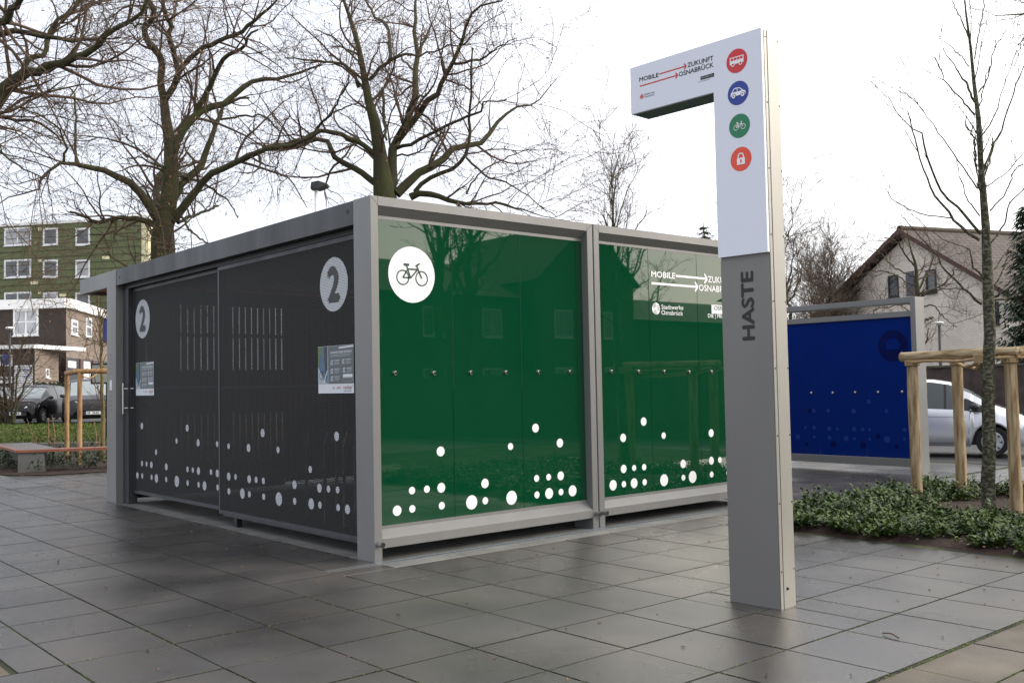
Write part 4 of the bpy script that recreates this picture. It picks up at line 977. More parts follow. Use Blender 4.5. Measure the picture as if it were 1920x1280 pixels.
for (x, y) in ((1.60, 6.68), (1.80, 7.42), (2.84, 6.47)):
    for k in range(3): rope(b, [(x+.077*math.cos(t), y+.077*math.sin(t), 1.70+.022*k) for t in np.linspace(0, 6.28, 12)], .011)
b.build('rope', None, sup, True)
# mulch mound
def mound(name, poly_f, x0, x1, y0, y1, n, hgt, m):
    b = MB(); X = np.linspace(x0, x1, n); Y = np.linspace(y0, y1, n); V = []
    for j, y in enumerate(Y):
        for i, x in enumerate(X):
            e = min(x-x0, x1-x, y-y0, y1-y); V.append((x, y, -.03+hgt*min(1, e/.25)+random.Random(i*99+j).uniform(0, .025)*(e > .01)))
    b.add(V, [(j*n+i, j*n+i+1, (j+1)*n+i+1, (j+1)*n+i) for j in range(n-1) for i in range(n-1)], m); o = b.build(name, None, None, True); o['kind'] = 'structure'; return o
random_ = random.Random(3)
mound('planting_bed', None, .9, 7.5, 3.97, 8.35, 70, .07, MULCH)
def leaves(name, P, hmin, hmax, nl, lsize, m, parent=None, seed=1, flat=.55):
    """sprigs of pointed folded leaves standing on points P"""
    r = np.random.default_rng(seed); n = len(P); h = r.uniform(hmin, hmax, n); lean = r.normal(0, .22, (n, 2))
    idx = np.repeat(np.arange(n), nl); k = np.tile(np.arange(nl), n); tt = .25+.75*(k+r.uniform(0, 1, len(k)))/nl
    base = P[idx].copy(); base[:, 2] += h[idx]*tt; base[:, :2] += lean[idx]*(h[idx]*tt)[:, None]
    az = r.uniform(0, 2*np.pi, len(idx)); elv = r.normal(flat, .35, len(idx)); L = r.uniform(*lsize, len(idx))*(1.15-.4*tt)
    d = np.stack([np.cos(az)*np.cos(elv), np.sin(az)*np.cos(elv), np.sin(elv)], 1); s = unit(np.cross(d, [0, 0, 1.])); nrm_ = np.cross(s, d)
    W = (L*r.uniform(.22, .32, len(idx)))[:, None]; Lk = L[:, None]
    a = base; tip = a+d*Lk-nrm_*Lk*.12; m1 = a+d*Lk*.45; l_ = m1+s*W+nrm_*W*.35; r_ = m1-s*W+nrm_*W*.35
    V = np.stack([a, l_, tip, r_, m1], 1).reshape(-1, 3); o_ = (np.arange(len(idx))*5)[:, None]
    T = np.concatenate([o_+np.array([[0, 4, 1]]), o_+np.array([[1, 4, 2]]), o_+np.array([[0, 3, 4]]), o_+np.array([[3, 2, 4]])])
    return tag(npmesh(name, V, T, m, parent, False), kind='stuff')
r_ = np.random.default_rng(8); pts = []
while len(pts) < 8800:
    x, y = r_.uniform(.92, 6.2), r_.uniform(3.94, 8.3)
    dx, dy = (x-2.85)/1.05, (y-6.65)/.95
    if dx*dx+dy*dy < 1+r_.normal(0, .12): continue
    if x > 3.1 and 4.9 < y < 7 and r_.random() < .3: continue
    if y < 4.0+.09*math.sin(x*7.3)+.06*math.sin(x*17+1)+.05*max(0, x-2.9): continue
    if math.sin(x*3.1+1)*math.sin(y*2.7) > .75+r_.normal(0, .1): continue
    pts.append((x, y, .03))
hm = np.array(pts); hs = .62+.38*np.sin(hm[:, 0]*6.3+hm[:, 1]*2)*np.sin(hm[:, 1]*5.7-hm[:, 0])
big = leaves('ground_cover', hm, .03, .05+.22*hs**2*1.2, 9, (.04, .09), LEAFG)
tag(big, 'low glossy green ground cover filling the bed round the staked tree', 'ground cover')
lf = np.random.default_rng(4)
def litter(name, P, seed, size=(.03, .06), m=None, label=None):
    r = np.random.default_rng(seed); n = len(P); az = r.uniform(0, 6.28, n); L = r.uniform(*size, n)[:, None]
    d = np.stack([np.cos(az), np.sin(az), r.normal(0, .15, n)], 1); s = unit(np.cross(d, np.stack([r.normal(0, .3, n), r.normal(0, .3, n), np.ones(n)], 1)))
    V = np.stack([P, P+d*L*.5+s*L*.33+[0, 0, .006], P+d*L+[0, 0, .004], P+d*L*.5-s*L*.33+[0, 0, .010]], 1).reshape(-1, 3)
    o = npmesh(name, V, np.arange(n*4).reshape(-1, 4), m or LEAFB, None, False); return tag(o, label, 'leaves', None, 'stuff')
q = np.concatenate([np.stack([lf.uniform(-9, 4.7, 60), lf.uniform(-3, -.1, 60), np.full(60, .004)], 1), np.stack([lf.uniform(.4, 4.7, 60), lf.uniform(-2, 4, 60), np.full(60, .004)], 1)])
litter('fallen_leaves', q, 3, (.012, .038), label='small scattered brown leaf scraps on the wet plaza slabs')
q = np.stack([lf.uniform(1, 6, 1300), lf.uniform(3.98, 8.2, 1300), lf.uniform(.045, .08, 1300)], 1)
litter('fallen_leaves', q, 5, (.02, .05), label='brown fallen leaves lying among the bark mulch in the right bed')
b = MB(); p0 = on(1655, 1186, 2, .01); p1 = on(1685, 1195, 2, .01); b.tube([p0, (p0+p1)/2+[0, .01, .01], p1], .005, 6, TWIG); tag(b.build('fallen_twig'), 'small brown twig lying on the wet slabs right of the sign pylon', 'twig')
# moss tufts in joints
mp = []
for k in range(1500):
    j = nr.integers(0, 2)
    if j: x = nr.choice([1.475, 2.205, 2.86, 3.5, 4.16, 4.81]); y = nr.uniform(-3, 3.5)
    else: x = nr.uniform(.5, 4.8); y = .12+.63*nr.integers(-5, 5)
    mp.append((x+nr.normal(0, .004), y+nr.normal(0, .004), -.012))
for k in range(420): mp.append((4.825+.42*nr.integers(0, 5)+nr.normal(0, .004), nr.uniform(-3, 2.5), -.008))
leaves('joint_moss', np.array(mp), .006, .018, 4, (.008, .016), GRASSM, None, 9)
bpy.data.objects['joint_moss']['label'] = 'tiny tufts of green moss in the joints of the plaza slabs'; bpy.data.objects['joint_moss']['category'] = 'moss'

# ------------------------------------------------------------------ buildings
def wallpoly(name, fr, pts, m, parent, d=0., thick=None):
    b = MB(); V = [fr.pt(a, z, d) for a, z in pts]; b.add(V, [tuple(range(len(pts)))], m, [[(a, z) for a, z in pts]])
    return b.build(name, None, parent)
def window(fr, a0, z0, a1, z1, parent, fw=.08, mull=0, tr=0, frame=PAINTW, pane=WGLASS, d=.0, sill=True):
    b = MB(); O = fr.P; ax = (fr.u, fr.n, (0, 0, 1))
    def bx(A, B_): b.obox(O, fr.u, fr.n, np.array([0, 0, 1.]), A, B_, frame)
    bx((a0, d-.05, z0), (a0+fw, d+.05, z1)); bx((a1-fw, d-.05, z0), (a1, d+.05, z1)); bx((a0+fw+.001, d-.05, z1-fw), (a1-fw-.001, d+.05, z1)); bx((a0+fw+.001, d-.05, z0), (a1-fw-.001, d+.05, z0+fw))
    for k in range(mull): c = a0+(a1-a0)*(k+1)/(mull+1); bx((c-fw*.45, d-.05, z0+fw+.001), (c+fw*.45, d+.04, z1-fw-.001))
    w = b.build('window', None, parent)
    b = MB(); b.obox(O, fr.u, fr.n, np.array([0, 0, 1.]), (a0+fw, d-.03, z0+fw), (a1-fw, d+.015, z1-fw), pane)
    if tr: c = z0+(z1-z0)*tr; b.obox(O, fr.u, fr.n, np.array([0, 0, 1.]), (a0+fw, d+.016, c-fw*.3), (a1-fw, d+.035, c+fw*.3), frame)
    b.build('pane', None, w)
    if sill: b = MB(); b.obox(O, fr.u, fr.n, np.array([0, 0, 1.]), (a0-.05, d+.0, z0-.06), (a1+.05, d+.12, z0-.001), frame); b.build('sill', None, w)
    return w
def rect_px(fr, x0, y0, x1, y1):
    a0, z1 = fr.uv(x0, (y0)); a1, z0 = fr.uv(x1, y1); return a0, z0, a1, z1
# cream brick house on the right
e1 = -hdir(255); P0 = dep(1700, 705, 45)*[1, 1, 0]; hn = np.cross(e1, [0, 0, 1.]); 
if hn@(C-P0) < 0: hn = -hn
hf = Fr(P0, e1, hn); e2 = -hn
house = thing('brick_house', 'cream brick house with brown tiled gable roof beyond the blue screen', 'house', P0)
pk = hf.uv(1700, 430); lv = hf.uv(1525.5, 604); rv = hf.uv(1891, 540)
sl = (pk[1]-lv[1])/(pk[0]-lv[0]); sr = (pk[1]-rv[1])/(rv[0]-pk[0])
zl = 3.2; al = pk[0]-(pk[1]-zl)/sl; ar = pk[0]+(pk[1]-zl)/sr
LEN = 15.
b = MB()
G_ = [(al+.35, -.1), (ar-.35, -.1), (ar-.35, zl-.05), (pk[0], pk[1]-.28), (al+.35, zl-.05)]
b.add([hf.pt(a, z) for a, z in G_], [tuple(range(5))], LBRICK, [G_])
for a in (al+.35, ar-.35): b.add([hf.pt(a, -.1), hf.pt(a, -.1, -LEN), hf.pt(a, zl, -LEN), hf.pt(a, zl)], [(0, 1, 2, 3)], LBRICK, [[(0, 0), (LEN, 0), (LEN, zl), (0, zl)]])
b.add([hf.pt(a, z, -LEN) for a, z in G_], [tuple(range(5))], LBRICK, [G_]); b.build('wall', None, house)
for a in (al, ar):
    b = MB(); L_ = math.hypot(pk[0]-a, pk[1]-zl)
    V = [hf.pt(a, zl, .45), hf.pt(pk[0], pk[1], .45), hf.pt(pk[0], pk[1], -LEN-.4), hf.pt(a, zl, -LEN-.4)]; V2 = [v-np.array([0, 0, .16]) for v in V]
    b.add(V+V2, [(0, 1, 2, 3), (7, 6, 5, 4), (0, 3, 7, 4), (2, 6, 7, 3)], ROOFT, [[(0, 0), (0, L_), (LEN, L_), (LEN, 0)]]+[[(0, 0)]*4]*3)
    rf = b.build('roof', None, house)
    b = MB(); w1 = hf.pt(a, zl, .45); w2 = hf.pt(pk[0], pk[1], .45); dn = np.array([0, 0, -.20])
    b.prism([w1+[0, 0, .03], w2+[0, 0, .03], w2+dn, w1+dn], hn*.05, mat('red_brown_verge', (.085, .042, .036), .7)); b.build('verge_board', None, rf)
b = MB(); b.tube([hf.pt(pk[0], pk[1]+.02, .45), hf.pt(pk[0], pk[1]+.02, -LEN-.4)], .14, 8, mat('ridge_tile', (.075, .06, .045), .9)); b.build('ridge', None, house)
c3 = lambda x, y: (1460+x/3.283, 330+y/3.283)
DKF = mat('dark_window_frame', (.03, .03, .035), .5)
for (x0, y0, x1, y1) in ((675, 615, 742, 742), (908, 580, 975, 712), (1328, 775, 1360, 908), (385, 860, 432, 890)):
    a0, z1 = hf.uv(*c3(x0, y0)); a1, z0 = hf.uv(*c3(x1, (y1))); window(hf, a0, z0, a1, z1, house, .07, 0, 0, DKF, WGLASS)
a0, z1 = hf.uv(*c3(783, 592)); a1, z0 = hf.uv(*c3(838, 735)); n = 14
b = MB()
b.obox(hf.P, hf.u, hf.n, np.array([0, 0, 1.]), (a0, -.02, z0), (a1, .01, z1), DKF)
for k in range(n): zz = z0+(z1-z0)*k/n; b.obox(hf.P, hf.u, hf.n, np.array([0, 0, 1.]), (a0, .011, zz), (a1, .05, zz+(z1-z0)/n*.5), mat('blue_grey_louvre', (.22, .23, .28), .6))
b.build('louvre_shutter', None, house)
# garden wall before the house
gw0 = dep(1640, 705, 30)*[1, 1, 0]; gw = thing('garden_wall', 'long weathered brown garden wall behind the silver car', 'wall', gw0)
b = MB(); b.obox(gw0, e1, hn, np.array([0, 0, 1.]), (0, -.2, -.1), (30, 0, 1.80), WALLB); b.build('wall', None, gw)
b = MB(); b.obox(gw0, e1, hn, np.array([0, 0, 1.]), (0, -.25, 1.802), (30, .05, 1.86), mat('mossy_coping', (.07, .065, .04), .9, scale=5, col2=(.10, .09, .07))); b.build('coping', None, gw)

# olive green apartment block, far left
gd = -hdir(-9000); P1 = dep(266, 735, 88); P1[2] = .4; gn = np.cross(gd, [0, 0, 1.]); 
if gn@(C-P1) < 0: gn = -gn
gf = Fr(P1, gd, gn); blk = thing('apartment_block', 'flat-roofed olive green apartment block behind the bare trees at the left', 'building', P1)
zt = gf.uv(266, 411)[1]
wallpoly('wall', gf, [(-32, -1), (0, -1), (0, zt), (-32, zt)], GRNCLAD, blk)
b = MB(); k = 0
z = .6
while z < zt-.2: b.obox(P1, gd, gn, np.array([0, 0, 1.]), (-32, .0, z), (0, .03, z+.05), mat('cladding_joint_shadow_gap', (.05, .06, .03), .9)); z += .62
tag(b.build('cladding_lap', None, blk), kind='stuff')
b = MB(); b.obox(P1, gd, gn, np.array([0, 0, 1.]), (.002, -2.2, -1), (.7, -.0, zt-.0), CREAM); b.build('end_wall', None, blk)
b = MB(); b.obox(P1, gd, gn, np.array([0, 0, 1.]), (-32, -2.2, zt), (.8, .08, zt+.25), FASCIA); b.build('roof', None, blk)
b = MB(); b.obox(P1, gd, gn, np.array([0, 0, 1.]), (-2.6, -4, zt+.25), (.3, -2, zt+.75), CREAM); b.build('roof_vent', None, blk)
cb = lambda x, y: (x/4.57, 380+y/4.57)
for ry0, ry1 in ((220, 362), (492, 638), (770, 900), (1050, 1180)):
    for x0, x1, mu in ((38, 268, 1), (370, 497, 0), (648, 772, 0)):
        a0, z1 = gf.uv(*cb(x0, ry0)); a1, z0 = gf.uv(*cb(x1, ry1)); window(gf, a0, z0, a1, z1, blk, .16, mu, 0, PAINTW, WGLASS if (x0+ry0) % 3 else CURT)
    for dx in (-10.5, ):
        a0, z1 = gf.uv(*cb(38, ry0)); a1, z0 = gf.uv(*cb(268, ry1)); window(gf, a0+dx, z0, a1+dx, z1, blk, .16, 1, 0)
b = MB()
for x, y, w, h in ((330, 215, 26, 24), (325, 485, 32, 22), (265, 675, 60, 24), (510, 782, 60, 22), (878, 460, 60, 24), (330, 765, 22, 15)):
    a0, z1 = gf.uv(*cb(x, y)); a1, z0 = gf.uv(*cb(x+w, y+h)); b.obox(P1, gd, gn, np.array([0, 0, 1.]), (a0, 0, z0), (a1, .05, z1), CREAM)
b.build('pale_patch', None, blk)

# dark brick office with white fascia
xd = -hdir(-14000); P2 = dep(124, 735, 60); P2[2] = .4; n2 = np.cross(xd, [0, 0, 1.]); 
if n2@(C-P2) < 0: n2 = -n2
of = Fr(P2, xd, n2); rd = hdir(653); n3 = np.cross(rd, [0, 0, 1.]); 
if n3@(C-P2) < 0: n3 = -n3
rf_ = Fr(P2, rd, n3)
off = thing('office_building', 'two-storey dark brick office with white roof fascia and a paler side wing', 'building', P2)
zf = of.uv(124, 577)[1]; zt2 = of.uv(124, 559)[1]
wallpoly('wall', of, [(-22, -1), (0, -1), (0, zf), (-22, zf)], DBRICK, off); wallpoly('side_wall', rf_, [(0, -1), (14, -1), (14, zf), (0, zf)], TBRICK, off)
Z_ = np.array([0, 0, 1.])
b = MB(); b.obox(P2, xd, n2, Z_, (-22, -.3, zf), (.05, .25, zt2), FASCIA); b.build('fascia', None, off)
b = MB(); b.obox(P2, rd, n3, Z_, (.05, -.3, zf), (14, .25, zt2+.002), FASCIA); b.build('fascia', None, off)
b = MB(); b.add([P2+Z_*zt2+v for v in (-xd*22, xd*0, rd*14, rd*14-xd*22)], [(0, 1, 2, 3)], mat('flat_roof_felt', (.15, .15, .15), .9)); b.build('roof', None, off)
a0, z1 = of.uv(25.5, 580); a1, z0 = of.uv(72.5, 628.5); window(of, a0, z0, a1, z1, off, .12, 1, .52, PAINTW, CURT)
for x0, y0, x1, y1 in ((133, 598, 145, 629), (160.5, 594, 171, 635)):
    a0, z1 = rf_.uv(x0, y0); a1, z0 = rf_.uv(x1, y1); window(rf_, a0, z0, a1, z1, off, .16, 0, .55)
for x0, y0, x1, y1 in ((126, 676, 141, 690), (155, 677, 168, 692), (155, 700, 170, 712)):
    b = MB(); a0, z1 = rf_.uv(x0, y0); a1, z0 = rf_.uv(x1, y1); b.obox(P2, rd, n3, Z_, (a0, .02, z0), (a1, .06, z1), PAINTW); b.build('white_shutter', None, off)
b = MB(); a0, z1 = rf_.uv(125, 670); a1, z0 = rf_.uv(203, 740); b.obox(P2, rd, n3, Z_, (a0, -.02, .0), (a1, .018, z1), DKF); b.build('carport_opening', None, off)
for xx in (151, 175):
    b = MB(); a0, z0 = rf_.uv(xx-3, 700); a1, z0 = rf_.uv(xx+3, 700); b.obox(P2, rd, n3, Z_, (a0, .02, 0), (a1, .10, z1), mat('brown_render', (.10, .065, .055), .8)); b.build('pier', None, off)
b = MB(); a0, z1 = rf_.uv(193, 592); a1, z0 = rf_.uv(202, 640); b.obox(P2, rd, n3, Z_, (a0, .02, z0), (a1+1.5, .3, z1), BLUEI); b.build('blue_panel', None, off)
# low annex in front
P3 = dep(65, 735, 54); P3[2] = .4; af = Fr(P3, xd, n2); ag = Fr(P3, rd, n3)
ann = thing('flat_roofed_annex', 'single-storey brick annex with white roof edge and white shutter door', 'building', P3)
za, zb_ = af.uv(65, 653)[1], af.uv(65, 645.5)[1]; aw = ag.uv(110, 700)[0]
wallpoly('wall', af, [(-14, -1), (0, -1), (0, za), (-14, za)], DBRICK, ann); wallpoly('side_wall', ag, [(0, -1), (aw, -1), (aw, za), (0, za)], TBRICK, ann)
b = MB(); b.obox(P3, xd, n2, Z_, (-14, -5, za), (.04, .15, zb_), FASCIA); b.obox(P3, rd, n3, Z_, (.04, -.3, za), (aw+.1, .15, zb_+.002), FASCIA); b.build('roof_edge', None, ann)
a0, z1 = af.uv(28, 685); a1, z0 = af.uv(61, 722); b = MB(); b.obox(P3, xd, n2, Z_, (a0, .0, z0-1), (a1, .06, z1), FASCIA)
for k in range(9): zz = z0+(z1-z0)*k/9; b.obox(P3, xd, n2, Z_, (a0, .061, zz), (a1, .075, zz+.03), GREY)
for k in (.42, .75): zz = z0+(z1-z0)*k; b.obox(P3, xd, n2, Z_, ((a0+a1)/2, .076, zz), (a1-.1, .09, zz+.06), BLUEI)
b.build('shutter_door', None, ann)
a0, z1 = af.uv(-10, 666); a1, z0 = af.uv(23.5, 686); b = MB(); b.obox(P3, xd, n2, Z_, (a0, .0, z0), (a1, .08, z1), FASCIA)
O_ = af.pt((a0+a1)/2+.2, (z0+z1)/2+.05, .09); b.cyl(O_, O_+n2*.02, .30, n=16, m=BLUEI); b.build('wall_sign', None, ann)
a0, z1 = af.uv(0, 706); a1, z0 = af.uv(23, 716); window(af, a0-1, z0, a1, z1, ann, .1, 1, 0)
a0, z1 = ag.uv(85, 690); a1, z0 = ag.uv(91, 708); window(ag, a0, z0, a1, z1, ann, .1, 0, 0)

# ------------------------------------------------------------------ street lamps
def lamp(label, px, ptop, D, w, h, zb=0., style=0, pole=GREY):
    T_ = dep(px, ptop, D); t = thing('street_lamp', label, 'street lamp', (T_[0], T_[1], zb), 0, 'street lamps')
    b = MB(); b.cyl((T_[0], T_[1], zb), (T_[0], T_[1], T_[2]-.05), .06, .045, 10, pole); b.build('pole', None, t, True)
    b = MB(); r2 = w/2
    if style == 0:
        u = RV*[1, 1, 0]; u = u/np.linalg.norm(u); n = np.array([-u[1], u[0], 0]); c = T_+u*w*.22
        V = []
        for (s, hh, dd) in ((-.5, .0, .12), (-.42, .10, .2), (.0, .13, .22), (.5, .06, .16)): V += [c+u*w*s+n*dd+Z_*(hh*1.), c+u*w*s-n*dd+Z_*(hh*1.)]
        for (s, dd) in ((-.5, .12), (-.3, .2), (.0, .2), (.48, .14)): V += [c+u*w*s+n*dd-Z_*(.05 if s < .3 else -.02), c+u*w*s-n*dd-Z_*(.05 if s < .3 else -.02)]
        Fc = [(0, 1, 3, 2), (2, 3, 5, 4), (4, 5, 7, 6), (9, 8, 10, 11), (11, 10, 12, 13), (13, 12, 14, 15), (6, 7, 15, 14), (1, 0, 8, 9), (0, 2, 10, 8), (2, 4, 12, 10), (4, 6, 14, 12), (3, 1, 9, 11), (5, 3, 11, 13), (7, 5, 13, 15)]
        b.add(V, Fc, ANTH)
    else:
        b.sphere(T_+Z_*.0, r2, FASCIA, 16, 8, .32)
    b.build('lamp_head', None, t, style == 1)
    if style == 1: b = MB(); b.cyl(T_-Z_*.10, T_-Z_*.01, r2*.35, r2*.75, 14, mat('lamp_glass', (.35, .36, .36), .3)); b.build('diffuser', None, t, True)
lamp('flat dark lamp head on a pale pole rising behind the garage roof', 593, 352, 24, .42, .12, 0, 0, FASCIA)
lamp('white dish street lamp in front of the dark brick office', 18.5, 615, 46, .42, .2, .4, 1, ANTH)
lamp('white dish street lamp in front of the cream house gable', 1761, 605, 31, .27, .2, 0, 1, ANTH)
# notice board at the left behind the stakes
sb = dep(203, 735, 29); sb[2] = .3; u = RV*[1, 1, 0]; u /= np.linalg.norm(u); n = np.cross(u, Z_); sf = Fr(sb, u, n)
t = thing('notice_board', 'pale grey notice board on dark posts seen behind the staked sapling', 'sign', sb)
a0, z1 = sf.uv(174, 684); a1, z0 = sf.uv(216, 716); b = MB(); b.obox(sb, u, n, Z_, (a0, 0, z0), (a1, .05, z1), mat('board_grey', (.36, .39, .33), .6)); b.build('board', None, t)
b = MB(); b.obox(sb, u, n, Z_, (a0-.04, -.02, z0-.05), (a1+.04, .06, z0), BLACKM); b.obox(sb, u, n, Z_, (a0-.04, -.02, z1), (a1+.04, .06, z1+.04), BLACKM); b.obox(sb, u, n, Z_, (a0-.04, -.02, z0), (a0, .06, z1), BLACKM)
for a in (sf.uv(200, 700)[0], ): b.obox(sb, u, n, Z_, (a-.03, -.05, -.3), (a+.03, -.01, z0), BLACKM)
b.build('frame', None, t)

# ------------------------------------------------------------------ cars
PAINT_S = mat('silver_car_paint', (.62, .63, .66), .24, .45, var=.01, coat=1.0); PAINT_K = mat('black_car_paint', (.006, .006, .007), .3, .0, var=.02)
PAINT_G = mat('dark_grey_car_paint', (.022, .021, .026), .3, .2, var=.02); CGL = mat('car_glass', (.03, .038, .036), .03, 0, var=.05, ior=1.7)
CGLW = mat('windscreen_sky_tint', (.22, .25, .25), .03, 0, var=.05, ior=2.0)  # base colour lightened to stand in for sky reflected in the windscreen
TYRE = mat('tyre_rubber', (.014, .014, .014), .85); RIM = mat('wheel_silver', (.50, .50, .52), .35, .6); TRIM = mat('black_plastic', (.02, .02, .022), .5); LENS = mat('headlight_glass', (.62, .64, .66), .08, 0, ior=1.8); SEAT = mat('seat_grey', (.03, .03, .03), .9)
PLATE = mat('number_plate_white', (.65, .66, .68), .5)
def car(label, loc, heading, prof, W, wheels, wr, paint, wins, ws, rw, group=None, z0=0., doors=(), side_trim=None, front=None):
    """prof: rows x, bottom, belt, top, half width, half roof width; x forward"""
    th = math.atan2(heading[1], heading[0]); t = thing('parked_car', label, 'car', (loc[0], loc[1], z0), th, group)
    prof = np.array(prof, float); xs_ = np.unique(np.r_[np.arange(prof[0, 0], prof[-1, 0], .045), prof[:, 0], prof[-1, 0]])
    G_ = {k: np.interp(xs_, prof[:, 0], prof[:, k]) for k in range(1, 6)}
    for k in range(1, 6):
        for _ in range(2): g_ = G_[k].copy(); g_[1:-1] = (G_[k][:-2]+2*G_[k][1:-1]+G_[k][2:])/4; G_[k] = g_
    S = []
    def sect(i):
        x = xs_[i]; zb, be, tp, w, r_ = [G_[k][i] for k in range(1, 6)]; ar_ = 0
        for xw in wheels:
            ra = wr+.055
            if abs(x-xw) < ra: zb = max(zb, wr+math.sqrt(ra*ra-(x-xw)**2)*1.0); ar_ = 1
        mid = max(zb+.02, (G_[1][i]+be)/2+.05)
        fl_ = 0
        for xw in wheels: fl_ = max(fl_, .022*math.exp(-((x-xw)/.38)**2))
        return [(0, max(zb, G_[1][i])+.0), (w-.10, zb), (w-.015+fl_, zb+.005), (w+fl_, max(zb+.03, (zb+mid)/2)), (w+.004+fl_*.4, max(mid, zb+.05)), (w-.012, max(be-.07, zb+.08)), (w-.05, be), (r_+(w-.05-r_)*.42, be+(tp-be)*.58), (r_, be+(tp-be)*.90), (r_*.62, tp-.01*(tp-be > .1)), (0, tp)]
    for i in range(len(xs_)): S.append(sect(i))
    K = len(S[0]); n = len(xs_)
    body = MB(); glass = {1: MB(), -1: MB()}; wsm = MB(); trimm = {1: MB(), -1: MB()}; rwm = MB()
    def q(mb_, i, k, sg, m):
        P = [(xs_[i], sg*S[i][k][0], S[i][k][1]), (xs_[i+1], sg*S[i+1][k][0], S[i+1][k][1]), (xs_[i+1], sg*S[i+1][k+1][0], S[i+1][k+1][1]), (xs_[i], sg*S[i][k+1][0], S[i][k+1][1])]
        if sg < 0: P = P
        else: P = P[::-1]
        mb_.add(P, [(0, 1, 2, 3)], m)
    BV = {}
    for sg in (-1, 1):
        for i in range(n-1):
            xm = (xs_[i]+xs_[i+1])/2
            for k in range(K-1):
                if k in (6, 7) and any(a < xm < b_ for a, b_ in wins): q(glass[sg], i, k, sg, CGL)
                elif k >= 8 and (ws[0] < xm < ws[1]): q(wsm, i, k, sg, CGLW)
                elif k >= 7 and (rw[0] < xm < rw[1]): q(rwm, i, k, sg, CGL)
                elif k in (6, 7) and (wins[0][0] < xm < wins[-1][1]): q(trimm[sg], i, k, sg, TRIM)
                else: q(body, i, k, sg, paint)
    for mb_, nm in ((body, 'body'), (glass[1], 'side_window'), (glass[-1], 'side_window'), (wsm, 'windscreen'), (rwm, 'rear_window'), (trimm[1], 'window_pillars'), (trimm[-1], 'window_pillars')):
        if not mb_.f: continue
        V = np.array(mb_.v); key = {}; idx = []
        for v in V:
            kk = tuple(np.round(v, 4)); idx.append(key.setdefault(kk, len(key)))
        Vn = [None]*len(key)
        for kk, j in key.items(): Vn[j] = kk
        o = MB(); o.v = Vn; o.f = []; o.m = []; o.mats = mb_.mats
        for f, mi in zip(mb_.f, mb_.m):
            g_ = [idx[a] for a in f]; g2 = []
            for a in g_:
                if a not in g2: g2.append(a)
            if len(g2) > 2: o.f.append(g2); o.m.append(mi)
        ob = o.build(nm, None, None, True); ob.parent = t
    # dark floor pan and interior block so that nothing shows through
    b = MB(); b.box((prof[0, 0]+.2, -W+.12, .22), (prof[-1, 0]-.25, W-.12, .5), TRIM); ob = b.build('floor_pan', None); ob.parent = t
    for xw in wheels:
        for sg in (-1, 1):
            b = MB(); y0 = sg*(W-.19); y1 = sg*(W-.005)
            for r0, r1, ya, yb in ((wr*.97, wr, y0, y0+sg*.02), (wr, wr, y0+sg*.02, y1-sg*.02), (wr, wr*.95, y1-sg*.02, y1), (wr*.95, wr*.68, y1, y1-sg*.004)): b.cyl((xw, ya, wr), (xw, yb, wr), r0, r1, 28, TYRE, False)
            wo_ = b.build('wheel', None, None, True); wo_.parent = t
            b = MB(); b.cyl((xw, y1-sg*.05, wr), (xw, y1-sg*.051, wr), wr*.66, wr*.66, 28, BLACKM)
            V = []; yy = y1-sg*.012
            for j in range(28): a = 2*math.pi*j/28; V += [(xw+wr*.68*math.cos(a), yy, wr+wr*.68*math.sin(a)), (xw+wr*.60*math.cos(a), yy+sg*.004, wr+wr*.60*math.sin(a))]
            b.add(V, [(2*j, 2*j+1, (2*j+3) % 56, (2*j+2) % 56) if sg < 0 else ((2*j+2) % 56, (2*j+3) % 56, 2*j+1, 2*j) for j in range(28)], RIM)
            for j in range(8):
                a = 2*math.pi*j/8+.2; c_, s_ = math.cos(a), math.sin(a); w_ = .042; w2 = .075
                P = [(xw+c_*wr*.15-s_*w_, yy-sg*.01, wr+s_*wr*.15+c_*w_), (xw+c_*wr*.62-s_*w2*.9, yy, wr+s_*wr*.62+c_*w2*.9), (xw+c_*wr*.62+s_*w2*.3, yy, wr+s_*wr*.62-c_*w2*.3), (xw+c_*wr*.15+s_*w_, yy-sg*.01, wr+s_*wr*.15-c_*w_)]
                b.prism(P, (0, -sg*.02, 0), RIM)
            b.cyl((xw, yy-sg*.03, wr), (xw, yy-sg*.002, wr), wr*.2, wr*.18, 16, RIM)
            ri = b.build('rim', None, None); ri.parent = wo_
    def sy(x, z, sg=-1):
        i = int(np.clip(np.searchsorted(xs_, x), 1, n-1)); u = (x-xs_[i-1])/(xs_[i]-xs_[i-1]+1e-9)
        A = [(a[0]*(1-u)+c_[0]*u, a[1]*(1-u)+c_[1]*u) for a, c_ in zip(S[i-1], S[i])][2:]
        zz = [a[1] for a in A]; yy = [a[0] for a in A]; return sg*(np.interp(z, zz, yy)+.003)
    for path in doors:
        for sg in (-1, 1):
            b = MB(); V = []
            for (x, z) in path: V += [(x-.004, sy(x, z, sg), z-.003), (x+.004, sy(x, z, sg), z+.003)]
            b.add(V, [(2*j, 2*j+1, 2*j+3, 2*j+2) for j in range(len(path)-1)], INKB); ob = b.build('door_seam', None); ob.parent = t
    for nm, m, pts_ in (side_trim or ()):
        for sg in (-1, 1):
            b = MB(); V = [(x, sy(x, z, sg)+sg*.004, z) for x, z in pts_]; b.add(V, [tuple(range(len(V)))], m); ob = b.build(nm, None); ob.parent = t
    # mirrors, lamps, grille, plate
    for sg in (-1, 1):
        mx_ = ws[1]-.28; mz = float(np.interp(mx_, prof[:, 0], prof[:, 2]))+.06
        b = MB(); b.sphere((mx_-.02, sg*(W+.08), mz), .095, TRIM, 10, 6, .75); b.box((mx_-.03, sg*(W-.06), mz-.06), (mx_+.03, sg*(W+.06), mz-.02), TRIM); ob = b.build('door_mirror', None, None, True); ob.parent = t
